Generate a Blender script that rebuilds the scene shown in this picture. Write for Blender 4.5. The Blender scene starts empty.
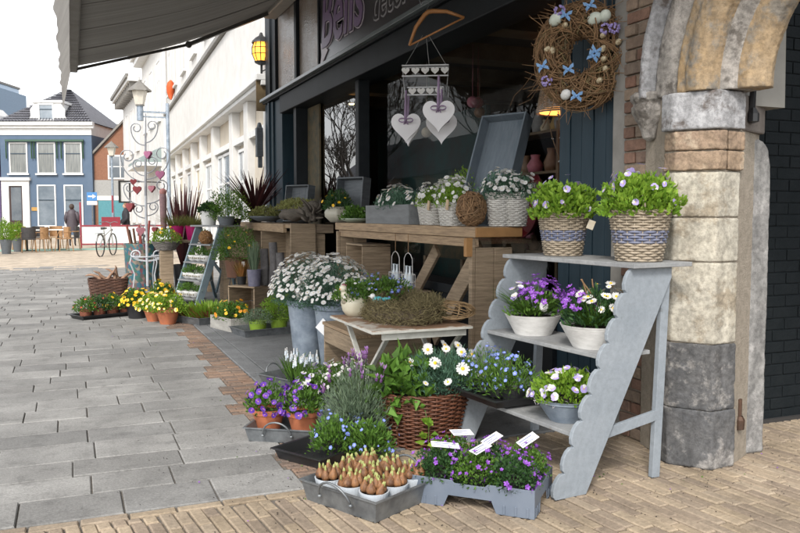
import bpy, math, random
from mathutils import Vector, Matrix, Euler, noise
PI=math.pi; R=math.radians
random.seed(7)
S=bpy.context.scene; COL=S.collection
# ------------------------------------------------------------ camera, sky, sun, exposure
cam=bpy.data.cameras.new('camera'); cam.lens=35.55; cam.sensor_width=36; cam.clip_end=600; cam.clip_start=.05
co=bpy.data.objects.new('camera',cam); COL.objects.link(co)
co.location=(0,0,1.30); co.rotation_euler=(R(90-3.80),0,R(-22.56)); S.camera=co
S.view_settings.view_transform='Standard'; S.view_settings.look='None'; S.view_settings.gamma=1
S.view_settings.use_curve_mapping=False; S.view_settings.exposure=1.3
W=bpy.data.worlds.new('World'); S.world=W; W.use_nodes=True
nt=W.node_tree; bg=nt.nodes['Background']
sky=nt.nodes.new('ShaderNodeTexSky'); sky.sky_type='NISHITA'; sky.sun_disc=False
SUN_EL,SUN_AZ=42,215            # azimuth clockwise from +Y
sky.sun_elevation=R(SUN_EL); sky.sun_rotation=R(SUN_AZ); sky.air_density=1; sky.dust_density=1; sky.ozone_density=.6
hs=nt.nodes.new('ShaderNodeHueSaturation'); hs.inputs['Saturation'].default_value=.12
nt.links.new(sky.outputs[0],hs.inputs['Color']); nt.links.new(hs.outputs[0],bg.inputs['Color'])
bg.inputs['Strength'].default_value=.15
sl=bpy.data.lights.new('sun','SUN'); sl.energy=1.4; sl.angle=R(14); sl.color=(1,.95,.88)
so=bpy.data.objects.new('sun',sl); COL.objects.link(so)
_d=Vector((math.sin(R(SUN_AZ))*math.cos(R(SUN_EL)),math.cos(R(SUN_AZ))*math.cos(R(SUN_EL)),math.sin(R(SUN_EL))))
so.rotation_euler=_d.to_track_quat('Z','Y').to_euler()

# ------------------------------------------------------------ materials
MATS={}
def mat(name,c,c2=None,rough=.7,scale=8,bump=0,bscale=None,metal=0,island=0,trans=0,emit=0,stretch=None,detail=5,spec=.5,alpha=None,lo=.35,hi=.65):
    """noise mix of c and c2 + optional per-island variation; linear colours"""
    if name in MATS: return MATS[name]
    m=bpy.data.materials.new(name); MATS[name]=m; m.use_nodes=True
    n=m.node_tree.nodes; L=m.node_tree.links.new; b=n['Principled BSDF']
    b.inputs['Roughness'].default_value=rough; b.inputs['Metallic'].default_value=metal
    b.inputs['Specular IOR Level'].default_value=spec
    c4=(*c,1); c24=(*(c2 or tuple(x*.75 for x in c)),1)
    tc=n.new('ShaderNodeTexCoord'); src=tc.outputs['Object']
    if stretch:
        mp=n.new('ShaderNodeMapping'); mp.inputs['Scale'].default_value=stretch; L(src,mp.inputs[0]); src=mp.outputs[0]
    nz=n.new('ShaderNodeTexNoise'); nz.inputs['Scale'].default_value=scale; nz.inputs['Detail'].default_value=detail; nz.inputs['Roughness'].default_value=.65
    L(src,nz.inputs['Vector'])
    mr=n.new('ShaderNodeMapRange'); mr.inputs[1].default_value=lo; mr.inputs[2].default_value=hi; L(nz.outputs['Fac'],mr.inputs[0])
    fac=mr.outputs[0]
    if island:
        g=n.new('ShaderNodeNewGeometry'); mx=n.new('ShaderNodeMix'); mx.data_type='FLOAT'; mx.inputs[0].default_value=island
        L(fac,mx.inputs[2]); L(g.outputs['Random Per Island'],mx.inputs[3]); fac=mx.outputs[0]
    mc=n.new('ShaderNodeMix'); mc.data_type='RGBA'; mc.inputs[6].default_value=c4; mc.inputs[7].default_value=c24
    L(fac,mc.inputs[0]); L(mc.outputs[2],b.inputs['Base Color'])
    if bump:
        bn=n.new('ShaderNodeTexNoise'); bn.inputs['Scale'].default_value=bscale or scale*4; bn.inputs['Detail'].default_value=6; L(src,bn.inputs['Vector'])
        bp=n.new('ShaderNodeBump'); bp.inputs['Strength'].default_value=bump; bp.inputs['Distance'].default_value=.01
        L(bn.outputs['Fac'],bp.inputs['Height']); L(bp.outputs[0],b.inputs['Normal'])
    if emit:
        b.inputs['Emission Color'].default_value=c4; b.inputs['Emission Strength'].default_value=emit
    if trans:
        out=n['Material Output']; tr=n.new('ShaderNodeBsdfTranslucent'); L(mc.outputs[2],tr.inputs[0])
        ms=n.new('ShaderNodeMixShader'); ms.inputs[0].default_value=trans; L(b.outputs[0],ms.inputs[1]); L(tr.outputs[0],ms.inputs[2]); L(ms.outputs[0],out.inputs[0])
    return m
def glassmat(name,tint=(1,1,1),rough=0,bump=0,extra=.0,bs=60,mult=1.3):
    m=bpy.data.materials.new(name); MATS[name]=m; m.use_nodes=True
    n=m.node_tree.nodes; L=m.node_tree.links.new; n.remove(n['Principled BSDF'])
    t=n.new('ShaderNodeBsdfTransparent'); t.inputs[0].default_value=(*tint,1)
    g=n.new('ShaderNodeBsdfGlossy'); g.inputs['Roughness'].default_value=rough
    f=n.new('ShaderNodeFresnel'); f.inputs[0].default_value=1.55
    a=n.new('ShaderNodeMath'); a.operation='MULTIPLY_ADD'; a.inputs[1].default_value=mult; a.inputs[2].default_value=extra; a.use_clamp=True; L(f.outputs[0],a.inputs[0])
    ms=n.new('ShaderNodeMixShader'); L(a.outputs[0],ms.inputs[0]); L(t.outputs[0],ms.inputs[1]); L(g.outputs[0],ms.inputs[2]); L(ms.outputs[0],n['Material Output'].inputs[0])
    if bump:
        bn=n.new('ShaderNodeTexVoronoi'); bn.inputs['Scale'].default_value=bs
        bp=n.new('ShaderNodeBump'); bp.inputs['Strength'].default_value=bump; bp.inputs['Distance'].default_value=.02
        L(bn.outputs['Distance'],bp.inputs['Height']); L(bp.outputs[0],g.inputs['Normal'])
    return m
def leafm(name,a,b,trans=.25): return mat(name,a,b,rough=.55,scale=30,island=.75,trans=trans,spec=.3)

# ------------------------------------------------------------ mesh builder
class MB:
    def __init__(s): s.v=[]; s.f=[]; s.m=[]
    def add(s,vs,fs,mi=0):
        o=len(s.v); s.v.extend(tuple(v) for v in vs)
        for f in fs: s.f.append(tuple(i+o for i in f)); s.m.append(mi)
    def box(s,x0,x1,y0,y1,z0,z1,mi=0,M=None):
        vs=[Vector(p) for p in ((x0,y0,z0),(x1,y0,z0),(x1,y1,z0),(x0,y1,z0),(x0,y0,z1),(x1,y0,z1),(x1,y1,z1),(x0,y1,z1))]
        if M: vs=[M@v for v in vs]
        s.add(vs,[(3,2,1,0),(4,5,6,7),(0,1,5,4),(1,2,6,5),(2,3,7,6),(3,0,4,7)],mi)
    def bar(s,a,b,w,t,mi=0,up=(0,0,1)):
        """rectangular bar from a to b, w across, t in the 'up' direction"""
        a=Vector(a); b=Vector(b); d=(b-a); l=d.length; d.normalize(); u=Vector(up)
        if abs(d.dot(u))>.99: u=Vector((0,1,0))
        sd=d.cross(u).normalized(); u=sd.cross(d)
        M=Matrix((( d.x,sd.x,u.x,a.x),(d.y,sd.y,u.y,a.y),(d.z,sd.z,u.z,a.z),(0,0,0,1)))
        s.box(0,l,-w/2,w/2,-t/2,t/2,mi,M)
    def tube(s,pts,r,seg=6,mi=0,closed=False,rs=None):
        pts=[Vector(p) for p in pts]; n=len(pts); vs=[]; fs=[]
        pd=None
        for i,p in enumerate(pts):
            if closed: d=pts[(i+1)%n]-pts[i-1]
            else: d=pts[min(i+1,n-1)]-pts[max(i-1,0)]
            if d.length<1e-9: d=Vector((0,0,1))
            d.normalize()
            if pd is None:
                q=Vector((0,0,1)) if abs(d.z)<.9 else Vector((1,0,0)); u=(q-d*q.dot(d)).normalized()
            else:
                u=(u-d*u.dot(d)); u=u.normalized() if u.length>1e-6 else d.orthogonal().normalized()
            pd=d; w=d.cross(u); rr=rs[i] if rs else r
            for k in range(seg):
                a=2*PI*k/seg; vs.append(p+u*(rr*math.cos(a))+w*(rr*math.sin(a)))
        m=n if closed else n-1
        for i in range(m):
            j=(i+1)%n
            for k in range(seg):
                k2=(k+1)%seg; fs.append((i*seg+k,i*seg+k2,j*seg+k2,j*seg+k))
        if not closed:
            fs.append(tuple(range(seg-1,-1,-1))); fs.append(tuple((n-1)*seg+k for k in range(seg)))
        s.add(vs,fs,mi)
    def lathe(s,prof,seg=32,mi=0,c=(0,0,0),sx=1,sy=1,mod=None,M=None):
        """prof [(r,z)]; open ends; r 0 closes"""
        vs=[];fs=[];n=len(prof)
        for i,(r,z) in enumerate(prof):
            for k in range(seg):
                a=2*PI*k/seg; q=mod(a,z) if mod else 1
                p=Vector((c[0]+r*q*sx*math.cos(a),c[1]+r*q*sy*math.sin(a),c[2]+z))
                vs.append(M@p if M else p)
        for i in range(n-1):
            for k in range(seg):
                k2=(k+1)%seg; fs.append((i*seg+k,i*seg+k2,(i+1)*seg+k2,(i+1)*seg+k))
        s.add(vs,fs,mi)
    def prism(s,poly,t0,t1,axis='Y',mi=0,M=None):
        """poly 2D list extruded t0..t1 along axis (poly in the other two axes)"""
        def P(a,b,t): return {'Y':Vector((a,t,b)),'X':Vector((t,a,b)),'Z':Vector((a,b,t))}[axis]
        n=len(poly); vs=[P(a,b,t0) for a,b in poly]+[P(a,b,t1) for a,b in poly]
        if M: vs=[M@v for v in vs]
        fs=[tuple(range(n-1,-1,-1)),tuple(range(n,2*n))]+[(i,(i+1)%n,n+(i+1)%n,n+i) for i in range(n)]
        s.add(vs,fs,mi)
    def sphere(s,c,r,mi=0,seg=10,rings=7,sz=1,sx=1,sy=1,M=None):
        prof=[(r*math.sin(PI*i/rings)+1e-5,-r*sz*math.cos(PI*i/rings)) for i in range(rings+1)]
        s.lathe(prof,seg,mi,c,sx,sy,M=M)
    def build(s,name,mats,parent=None,smooth=False,bevel=0,loc=None,rot=None,sub=0,bseg=2):
        me=bpy.data.meshes.new(name); me.from_pydata([tuple(v) for v in s.v],[],s.f)
        if not isinstance(mats,(list,tuple)): mats=[mats]
        for m in mats: me.materials.append(m)
        if len(mats)>1: me.polygons.foreach_set('material_index',s.m)
        if smooth: me.polygons.foreach_set('use_smooth',[True]*len(s.f))
        me.update()
        o=bpy.data.objects.new(name,me); COL.objects.link(o)
        if parent: o.parent=parent
        if loc: o.location=loc
        if rot: o.rotation_euler=rot
        if bevel:
            b=o.modifiers.new('bevel','BEVEL'); b.width=bevel; b.segments=bseg; b.limit_method='ANGLE'; b.angle_limit=R(40)
        if sub:
            b=o.modifiers.new('sub','SUBSURF'); b.levels=sub; b.render_levels=sub
        return o
def tag(o,label=None,cat=None,group=None,kind=None):
    if label: o['label']=label
    if cat: o['category']=cat
    if group: o['group']=group
    if kind: o['kind']=kind
    return o
def thing(name,loc,label,cat,group=None,rz=0):
    o=bpy.data.objects.new(name,None); COL.objects.link(o); o.location=loc; o.rotation_euler=(0,0,rz); o.empty_display_size=.1
    return tag(o,label,cat,group)
def copy_tree(o,parent=None):
    c=o.copy(); COL.objects.link(c); c.parent=parent
    for ch in list(o.children): copy_tree(ch,c)
    return c
def part(name,fn,mats,parent,**k):
    m=MB(); fn(m); return m.build(name,mats,parent,**k)
rnd=random.uniform

# ------------------------------------------------------------ shared materials
M_zinc=mat('zinc',(.13,.14,.15),(.22,.235,.245),rough=.45,scale=14,metal=.55,bump=.08)
M_zincd=mat('zinc_dull',(.17,.21,.26),(.30,.35,.41),rough=.55,scale=9,metal=.25,bump=.1)
M_wood=mat('raw_wood',(.34,.255,.17),(.19,.14,.09),rough=.8,scale=4,stretch=(1,1,12),bump=.35,bscale=14)
M_woodY=mat('raw_wood_y',(.38,.27,.165),(.21,.145,.09),rough=.8,scale=5,stretch=(14,.9,14),bump=.35,bscale=10)
M_woodX=mat('raw_wood_x',(.34,.26,.18),(.18,.13,.09),rough=.8,scale=5,stretch=(.9,14,14),bump=.35,bscale=10)
M_grey=mat('grey_paint',(.235,.265,.29),(.30,.33,.355),rough=.55,scale=5,stretch=(2,2,2),bump=.08,bscale=30)
M_greyw=mat('grey_shelf_paint',(.30,.31,.31),(.20,.21,.215),rough=.6,scale=8,stretch=(6,1,3),bump=.1,bscale=30)
M_greycrate=mat('grey_crate_paint',(.085,.095,.105),(.12,.135,.15),rough=.6,scale=7,stretch=(1,1,6),bump=.15)
M_terra=mat('terracotta',(.42,.135,.055),(.30,.10,.05),rough=.8,scale=12,bump=.05)
M_black=mat('black_plastic',(.012,.012,.013),(.022,.022,.024),rough=.35,scale=5)
M_soil=mat('soil',(.03,.02,.014),(.012,.008,.006),rough=.95,scale=60,bump=.8)
M_white=mat('white_ceramic',(.72,.71,.69),(.6,.6,.58),rough=.4,scale=6)
M_wash=mat('whitewash',(.66,.65,.63),(.50,.49,.47),rough=.65,scale=12,stretch=(1,1,3),bump=.1)
M_willow=mat('willow',(.36,.30,.225),(.22,.18,.13),rough=.7,scale=25,island=.4,bump=.15)
M_willowb=mat('willow_blue',(.10,.12,.20),(.20,.20,.24),rough=.7,scale=25,island=.4)
M_willoww=mat('willow_white',(.60,.58,.54),(.42,.40,.37),rough=.7,scale=25,island=.4)
M_willowr=mat('willow_red',(.15,.055,.026),(.075,.028,.015),rough=.55,scale=25,island=.5)
M_twig=mat('twig',(.30,.175,.085),(.12,.07,.035),rough=.8,scale=30,island=.7)
M_moss=mat('moss_twig',(.24,.19,.085),(.10,.075,.04),rough=.9,scale=20,island=.7)
M_stem=mat('stem_green',(.09,.14,.03),(.05,.09,.02),rough=.6)
G_fresh=leafm('leaf_fresh',(.28,.42,.05),(.11,.24,.02),.35)
G_mid=leafm('leaf_mid',(.12,.23,.035),(.04,.10,.015))
G_dark=leafm('leaf_dark',(.055,.12,.035),(.02,.06,.02))
G_blue=leafm('leaf_bluegreen',(.13,.24,.16),(.05,.12,.075))
G_grey=leafm('leaf_greygreen',(.20,.26,.17),(.09,.14,.085))
G_sedum=leafm('leaf_sedum',(.28,.32,.10),(.16,.13,.05))
G_red=leafm('leaf_cordyline',(.10,.028,.028),(.035,.012,.014),.15)
P_white=mat('petal_white',(.82,.81,.80),(.68,.68,.66),rough=.6,scale=40,trans=.3)
P_yel=mat('petal_yellow',(.80,.52,.02),(.65,.36,.01),rough=.6,scale=40)
P_orange=mat('petal_orange',(.75,.22,.02),(.6,.3,.02),rough=.6,scale=40)
P_purple=mat('petal_purple',(.13,.035,.36),(.07,.02,.24),rough=.6,scale=40,trans=.2)
P_violet=mat('petal_violet',(.32,.10,.55),(.22,.06,.42),rough=.6,scale=40,trans=.25)
P_lilac=mat('petal_lilac',(.48,.40,.72),(.35,.28,.62),rough=.6,scale=40,trans=.25)
P_blue=mat('petal_blue',(.22,.30,.70),(.14,.19,.58),rough=.6,scale=40,trans=.2)
P_pink=mat('petal_pink',(.65,.22,.3),(.5,.1,.2),rough=.6,scale=40)
P_red=mat('petal_red',(.45,.05,.03),(.3,.03,.02),rough=.6,scale=40)
P_cream=mat('petal_cream',(.78,.70,.42),(.7,.55,.2),rough=.6,scale=40)

# ------------------------------------------------------------ flower prototypes (face +Z)
def petal_mesh(name,n,r,w,mats,centre=.25,cup=.15,heights=None,cz=.0,two=None):
    m=MB()
    for k in range(n):
        a=2*PI*k/n+rnd(-.08,.08); rr=r*rnd(.92,1.05); ww=w
        mi=0
        if two and k in two: mi=2
        c,s_=math.cos(a),math.sin(a)
        def P(l,t,z): return (c*l-s_*t,s_*l+c*t,z)
        m.add([P(centre*r*.5,0,0),P(rr*.55,-ww/2,cup*r*.5),P(rr*.9,-ww*.32,cup*r),P(rr,0,cup*r*1.05),P(rr*.9,ww*.32,cup*r),P(rr*.55,ww/2,cup*r*.5)],[(0,1,2,3,4,5)],mi)
    m.lathe([(centre*r,0.0),(centre*r*.8,centre*r*.5),(0.0001,centre*r*.65)],8,1)
    me_o=m.build(name,mats); me=me_o.data; bpy.data.objects.remove(me_o); return me
F_daisy=petal_mesh('daisy',13,.020,.0085,[P_white,P_yel],.28,.05)
F_daisyw=petal_mesh('daisy_white',14,.020,.009,[P_white,P_yel],.15,.05)
F_small=petal_mesh('small_white',7,.013,.011,[P_white,P_yel],.13,.12)
F_pansyl=petal_mesh('viola_lilac',5,.016,.019,[P_lilac,P_yel,P_white],.16,.1,two=(0,))
F_pansyp=petal_mesh('viola_purple',5,.017,.020,[P_purple,P_yel,P_violet],.14,.15,two=(0,))
F_pansyw=petal_mesh('viola_white',5,.017,.020,[P_white,P_yel,P_lilac],.14,.15,two=(0,1))
F_pansyy=petal_mesh('viola_yellow',5,.017,.020,[P_yel,P_orange,P_yel],.14,.15)
F_pansyc=petal_mesh('viola_cream',5,.017,.020,[P_cream,P_purple,P_yel],.2,.15,two=(0,1))
F_pansyo=petal_mesh('viola_orange',5,.019,.022,[P_orange,P_red,P_yel],.14,.15,two=(0,))
F_camp=petal_mesh('bellflower',5,.016,.011,[P_violet,P_white],.12,.35)
F_camps=petal_mesh('bellflower_small',5,.011,.008,[P_violet,P_purple],.12,.5)
F_blue=petal_mesh('blue_star',5,.009,.009,[P_blue,P_white],.22,.1)
F_red=petal_mesh('red_small',8,.012,.007,[P_red,P_orange],.3,.2)
def spread(n,rx,ry,h,z0,lo=.0,jit=.12,clump=.0,seed=None,face=None):
    """points with normals on a dome"""
    rg=random.Random(seed if seed is not None else random.random()); out=[]
    while len(out)<n:
        z=rg.uniform(lo,1); a=rg.uniform(0,2*PI); q=math.sqrt(max(0,1-z*z))
        d=Vector((q*math.cos(a),q*math.sin(a),z)); k=1+rg.uniform(-jit,jit)
        if clump: k+=clump*noise.noise(d*2.3+Vector((seed or 0,0,0)))
        out.append((Vector((d.x*rx*k,d.y*ry*k,z0+d.z*h*k)),Vector((d.x/rx,d.y/ry,d.z/h)).normalized()))
    return out
def rotmat(nrm,tw=None):
    q=nrm.to_track_quat('Z','Y'); return q.to_matrix()@Matrix.Rotation(rnd(0,2*PI) if tw is None else tw,3,'Z')
def blossoms(parent,me,pts,sc=1.0,name='blossom',up=.45,stalk=None,world=None,cap=100):
    """one child per blossom; past the cap the farther ones go into one 'stuff' part"""
    pts=list(pts)
    if len(pts)>cap:
        mw=Matrix.LocRotScale(parent.location,parent.rotation_euler,None)
        pts.sort(key=lambda q:(mw@q[0]-Vector((0,0,1.3))).length-.15*(mw.to_3x3()@q[1]).dot(Vector((-.38,-.92,.3))))
    rest=MB()
    for i,(p,nr) in enumerate(pts):
        n2=(nr+Vector((0,0,up))+Vector((rnd(-.5,.5),rnd(-.5,.5),rnd(-.3,.3)))).normalized()
        k=sc*(rnd(.75,1.2) if random.random()>.15 else rnd(.45,.7)); Rm=rotmat(n2)
        if i<cap:
            o=bpy.data.objects.new(name,me); COL.objects.link(o); o.parent=parent
            o.matrix_local=Matrix.Translation(p)@Rm.to_4x4()@Matrix.Scale(k,4)
        else:
            for pol in me.polygons:
                rest.add([p+Rm@(me.vertices[v].co*k) for v in pol.vertices],[tuple(range(len(pol.vertices)))],pol.material_index)
    if rest.v:
        o=rest.build('blossom_mass',list(me.materials),parent); o['kind']='stuff'
def leaves(parent,m,n,rx,ry,h,z0=0,L=.03,Wd=.016,fill=.5,up=.5,clump=.25,lo=-.05,name='foliage',seed=None,droop=0):
    seed=seed if seed is not None else random.randint(0,9999); rg=random.Random(seed); b=MB()
    for i in range(n):
        z=rg.uniform(lo,1); a=rg.uniform(0,2*PI); q=math.sqrt(max(0,1-z*z)); d=Vector((q*math.cos(a),q*math.sin(a),z))
        k=(1-fill*rg.random()**1.7)*(1+clump*noise.noise(d*2.6+Vector((seed,0,0)))+rg.uniform(-.06,.06))
        p=Vector((d.x*rx*k,d.y*ry*k,z0+d.z*h*k))
        o=(Vector((d.x,d.y,d.z+up))+Vector((rg.gauss(0,.55),rg.gauss(0,.55),rg.gauss(0,.45)))).normalized()
        sd=o.cross(Vector((rg.gauss(0,1),rg.gauss(0,1),rg.gauss(0,1)+.3))); sd=sd.normalized() if sd.length>.01 else o.orthogonal().normalized()
        nr=sd.cross(o); l=L*rg.uniform(.5,1.4); w=Wd*rg.uniform(.7,1.2)
        b.add([p,p+o*l*.45+sd*w*.5+nr*w*.15,p+o*l+nr*(-droop*l),p+o*l*.45-sd*w*.5+nr*w*.15,],[(0,1,2),(0,2,3)])
    return b.build(name,m,parent)
def blades(parent,m,n,rx,ry,h,z0=0,w=.004,spread_=.5,name='foliage',curve=.3,hv=.35,seg=3,r0=.4,fold=0):
    b=MB()
    for i in range(n):
        a=rnd(0,2*PI); q=math.sqrt(random.random()); d=Vector((math.cos(a),math.sin(a),0))
        base=Vector((d.x*rx*q*r0,d.y*ry*q*r0,z0)); hh=h*rnd(1-hv,1); out=spread_*(.3+q)*rnd(.6,1.2); sd=Vector((-d.y,d.x,0))
        sd=(sd+d*rnd(-.8,.8)).normalized()
        pts=[]
        for j in range(seg+1):
            t=j/seg; rr=out*(t+curve*t*t); pts.append(base+Vector((d.x*rx*rr*1.0,d.y*ry*rr*1.0,hh*(t-curve*.35*t*t))))
        vs=[];fs=[]
        for j,p in enumerate(pts):
            t=j/seg; ww=w*(1-.85*t**2.2)*.5; vs+= [p-sd*ww,p+sd*ww]
        for j in range(seg): fs.append((2*j,2*j+1,2*j+3,2*j+2))
        b.add(vs,fs)
    return b.build(name,m,parent)
def potprof(rb,rt,h,t=.006,rim=0):
    p=[(0.0001,0),(rb,0),(rt,h*(.8 if rim else 1))]
    if rim: p+=[(rt+rim,h*.8),(rt+rim*1.3,h)]
    rr=p[-1][0]; p+=[(rr-t,h),(rt-t*1.5,h*.85),(rt*.96-t,h*.82),(0.0001,h*.82)]
    return p
def pot(parent,m,rb,rt,h,rim=0,name='pot',seg=28,sx=1,sy=1):
    b=MB(); pr=potprof(rb,rt,h,rim=rim); b.lathe(pr[:-2],seg,0,sx=sx,sy=sy); b.lathe([pr[-2],pr[-1]],seg,1,sx=sx,sy=sy)
    return b.build(name,[m,M_soil],parent,smooth=False,bevel=0)
def smoothify(o,ang=35):
    o.data.polygons.foreach_set('use_smooth',[True]*len(o.data.polygons)); o.data.set_sharp_from_angle(angle=R(ang)); return o

def wicker(parent,mats,rbx,rby,rtx,rty,h,rows,n,sup=2,band=None,name='basket_weave',rim=True,stake=True,sr=1.0,seg=4):
    """woven basket wall: rows of strands going in and out of n upright stakes (n even+1 alternates)"""
    b=MB(); rh=h/rows
    def rad(a): 
        if sup==2: return 1
        return (abs(math.cos(a))**sup+abs(math.sin(a))**sup)**(-1/sup)
    for k in range(rows):
        t=(k+.5)/rows; rx=rbx+(rtx-rbx)*t; ry=rby+(rty-rby)*t; pts=[]; N=n*4
        for i in range(N):
            a=2*PI*i/N; q=rad(a); off=.0045*sr*math.sin(a*n/1.0*.5*2/2+ (PI if k%2 else 0))+rnd(-.0006,.0006)
            pts.append(((rx*q+off)*math.cos(a),(ry*q+off)*math.sin(a),h*t+rnd(-.0008,.0008)))
        mi=1 if band and band[0]<=t<=band[1] else 0
        b.tube(pts,rh*.56,seg,mi,closed=True)
    if stake:
        for i in range(n):
            a=2*PI*(i+.5)/n; q=rad(a)
            b.tube([(rbx*q*math.cos(a),rby*q*math.sin(a),0),(rtx*q*math.cos(a),rty*q*math.sin(a),h)],rh*.32,4,0)
    if rim:
        for ph in (0,PI/2,PI):
            pts=[]
            for i in range(n*4):
                a=2*PI*i/(n*4); q=rad(a); w=.005*math.sin(a*n*.5+ph*2)
                pts.append(((rtx*q+w)*math.cos(a),(rty*q+w)*math.sin(a),h+.004+.004*math.cos(a*n*.5+ph*2)))
            b.tube(pts,rh*.5,seg,0,closed=True)
    o=b.build(name,mats,parent,smooth=True)
    c=MB(); N=40; pts=[]
    for t,kz in ((0,.0),(.93,.93)):
        rx=(rbx+(rtx-rbx)*kz)-.006; ry=(rby+(rty-rby)*kz)-.006
        pts.append([(rx*rad(2*PI*i/N)*math.cos(2*PI*i/N),ry*rad(2*PI*i/N)*math.sin(2*PI*i/N),h*kz) for i in range(N)])
    c.add(pts[0]+pts[1],[(i,(i+1)%N,N+(i+1)%N,N+i) for i in range(N)]+[tuple(range(N-1,-1,-1)),tuple(range(N,2*N))])
    c.build('lining',M_soil,parent)
    return o

# ============================================================ GROUND
def gmat(name,cols,scale,rough=.85,bump=.4,bscale=90,grime=(.55,.6),isl=.8):
    """stone or brick: colour ramp by island, fine speckle, broad worn patches"""
    m=bpy.data.materials.new(name); m.use_nodes=True; n=m.node_tree.nodes; L=m.node_tree.links.new; b=n['Principled BSDF']; b.inputs['Roughness'].default_value=rough; b.inputs['Specular IOR Level'].default_value=.35
    g=n.new('ShaderNodeNewGeometry'); cr=n.new('ShaderNodeValToRGB'); e=cr.color_ramp.elements
    e[0].color=(*cols[0],1); e[1].color=(*cols[-1],1)
    for i,c in enumerate(cols[1:-1]): q=e.new((i+1)/(len(cols)-1)); q.color=(*c,1)
    tc=n.new('ShaderNodeTexCoord')
    n3=n.new('ShaderNodeTexNoise'); n3.inputs['Scale'].default_value=1.1; n3.inputs['Detail'].default_value=3; L(tc.outputs['Object'],n3.inputs['Vector'])
    mf=n.new('ShaderNodeMix'); mf.data_type='FLOAT'; mf.inputs[0].default_value=1-isl; L(g.outputs['Random Per Island'],mf.inputs[2]); L(n3.outputs['Fac'],mf.inputs[3]); L(mf.outputs[0],cr.inputs[0])
    n1=n.new('ShaderNodeTexNoise'); n1.inputs['Scale'].default_value=scale; n1.inputs['Detail'].default_value=8; n1.inputs['Roughness'].default_value=.75; L(tc.outputs['Object'],n1.inputs['Vector'])
    r1=n.new('ShaderNodeMapRange'); r1.inputs[1].default_value=.3; r1.inputs[2].default_value=.7; r1.inputs[3].default_value=.72; r1.inputs[4].default_value=1.25; L(n1.outputs['Fac'],r1.inputs[0])
    n2=n.new('ShaderNodeTexNoise'); n2.inputs['Scale'].default_value=2.3; n2.inputs['Detail'].default_value=5; L(tc.outputs['Object'],n2.inputs['Vector'])
    r2=n.new('ShaderNodeMapRange'); r2.inputs[1].default_value=grime[0]-.15; r2.inputs[2].default_value=grime[1]+.1; r2.inputs[3].default_value=.82; r2.inputs[4].default_value=1.12; L(n2.outputs['Fac'],r2.inputs[0])
    n4=n.new('ShaderNodeTexNoise'); n4.inputs['Scale'].default_value=7; n4.inputs['Detail'].default_value=9; n4.inputs['Roughness'].default_value=.8; L(tc.outputs['Object'],n4.inputs['Vector'])
    r4=n.new('ShaderNodeMapRange'); r4.inputs[1].default_value=.36; r4.inputs[2].default_value=.5; r4.inputs[3].default_value=.72; r4.inputs[4].default_value=1.0; L(n4.outputs['Fac'],r4.inputs[0])
    m0=n.new('ShaderNodeMath'); m0.operation='MULTIPLY'; L(r1.outputs[0],m0.inputs[0]); L(r4.outputs[0],m0.inputs[1])
    mm=n.new('ShaderNodeMath'); mm.operation='MULTIPLY'; L(m0.outputs[0],mm.inputs[0]); L(r2.outputs[0],mm.inputs[1])
    vm=n.new('ShaderNodeVectorMath'); vm.operation='SCALE'; L(cr.outputs[0],vm.inputs[0]); L(mm.outputs[0],vm.inputs['Scale']); L(vm.outputs[0],b.inputs['Base Color'])
    bn=n.new('ShaderNodeTexNoise'); bn.inputs['Scale'].default_value=bscale; bn.inputs['Detail'].default_value=5; L(tc.outputs['Object'],bn.inputs['Vector'])
    bp=n.new('ShaderNodeBump'); bp.inputs['Strength'].default_value=bump; bp.inputs['Distance'].default_value=.006; L(bn.outputs['Fac'],bp.inputs['Height']); L(bp.outputs[0],b.inputs['Normal'])
    return m
M_slab=gmat('bluestone',[(.19,.186,.178),(.245,.24,.23),(.29,.284,.272),(.21,.207,.20),(.26,.253,.24)],70)
M_clink=gmat('clinker_tan',[(.29,.225,.155),(.37,.295,.21),(.26,.205,.155),(.41,.335,.245)],55,isl=.75)
M_strip=gmat('clinker_red',[(.19,.12,.085),(.26,.175,.125),(.15,.115,.095),(.29,.21,.155)],55)
M_hard=gmat('hardstone_mat',[(.14,.145,.15),(.18,.185,.19)],60,bump=.15)
M_cream=gmat('cream_clinker',[(.46,.38,.29),(.52,.44,.35)],4,bump=.1)
M_joint=mat('joint_sand',(.17,.15,.13),(.11,.10,.085),rough=.95,scale=30,bump=.5)
m=MB(); m.add([(-220,-60,-.012),(220,-60,-.012),(220,400,-.012),(-220,400,-.012)],[(0,1,2,3)])
m.build('ground',M_joint)['kind']='structure'
def block(m,cx,cy,lx,ly,z,ch,rot=0,jit=.0):
    c,s_=math.cos(rot),math.sin(rot); zt=[z+rnd(-jit,jit) for _ in range(4)]
    def P(x,y,zz): return (cx+c*x-s_*y,cy+s_*x+c*y,zz)
    sg=((-1,-1),(1,-1),(1,1),(-1,1)); vs=[P(sx*(lx/2-ch),sy*(ly/2-ch),zt[i]) for i,(sx,sy) in enumerate(sg)]
    vs+=[P(sx*lx/2,sy*ly/2,z-ch*.9) for sx,sy in sg]+[P(sx*lx/2,sy*ly/2,z-.02) for sx,sy in sg]
    f=[(0,1,2,3)]+[(a+4,b_+4,b_,a) for a,b_ in ((0,1),(1,2),(2,3),(3,0))]+[(a+8,b_+8,b_+4,a+4) for a,b_ in ((0,1),(1,2),(2,3),(3,0))]
    m.add(vs,f)
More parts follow.
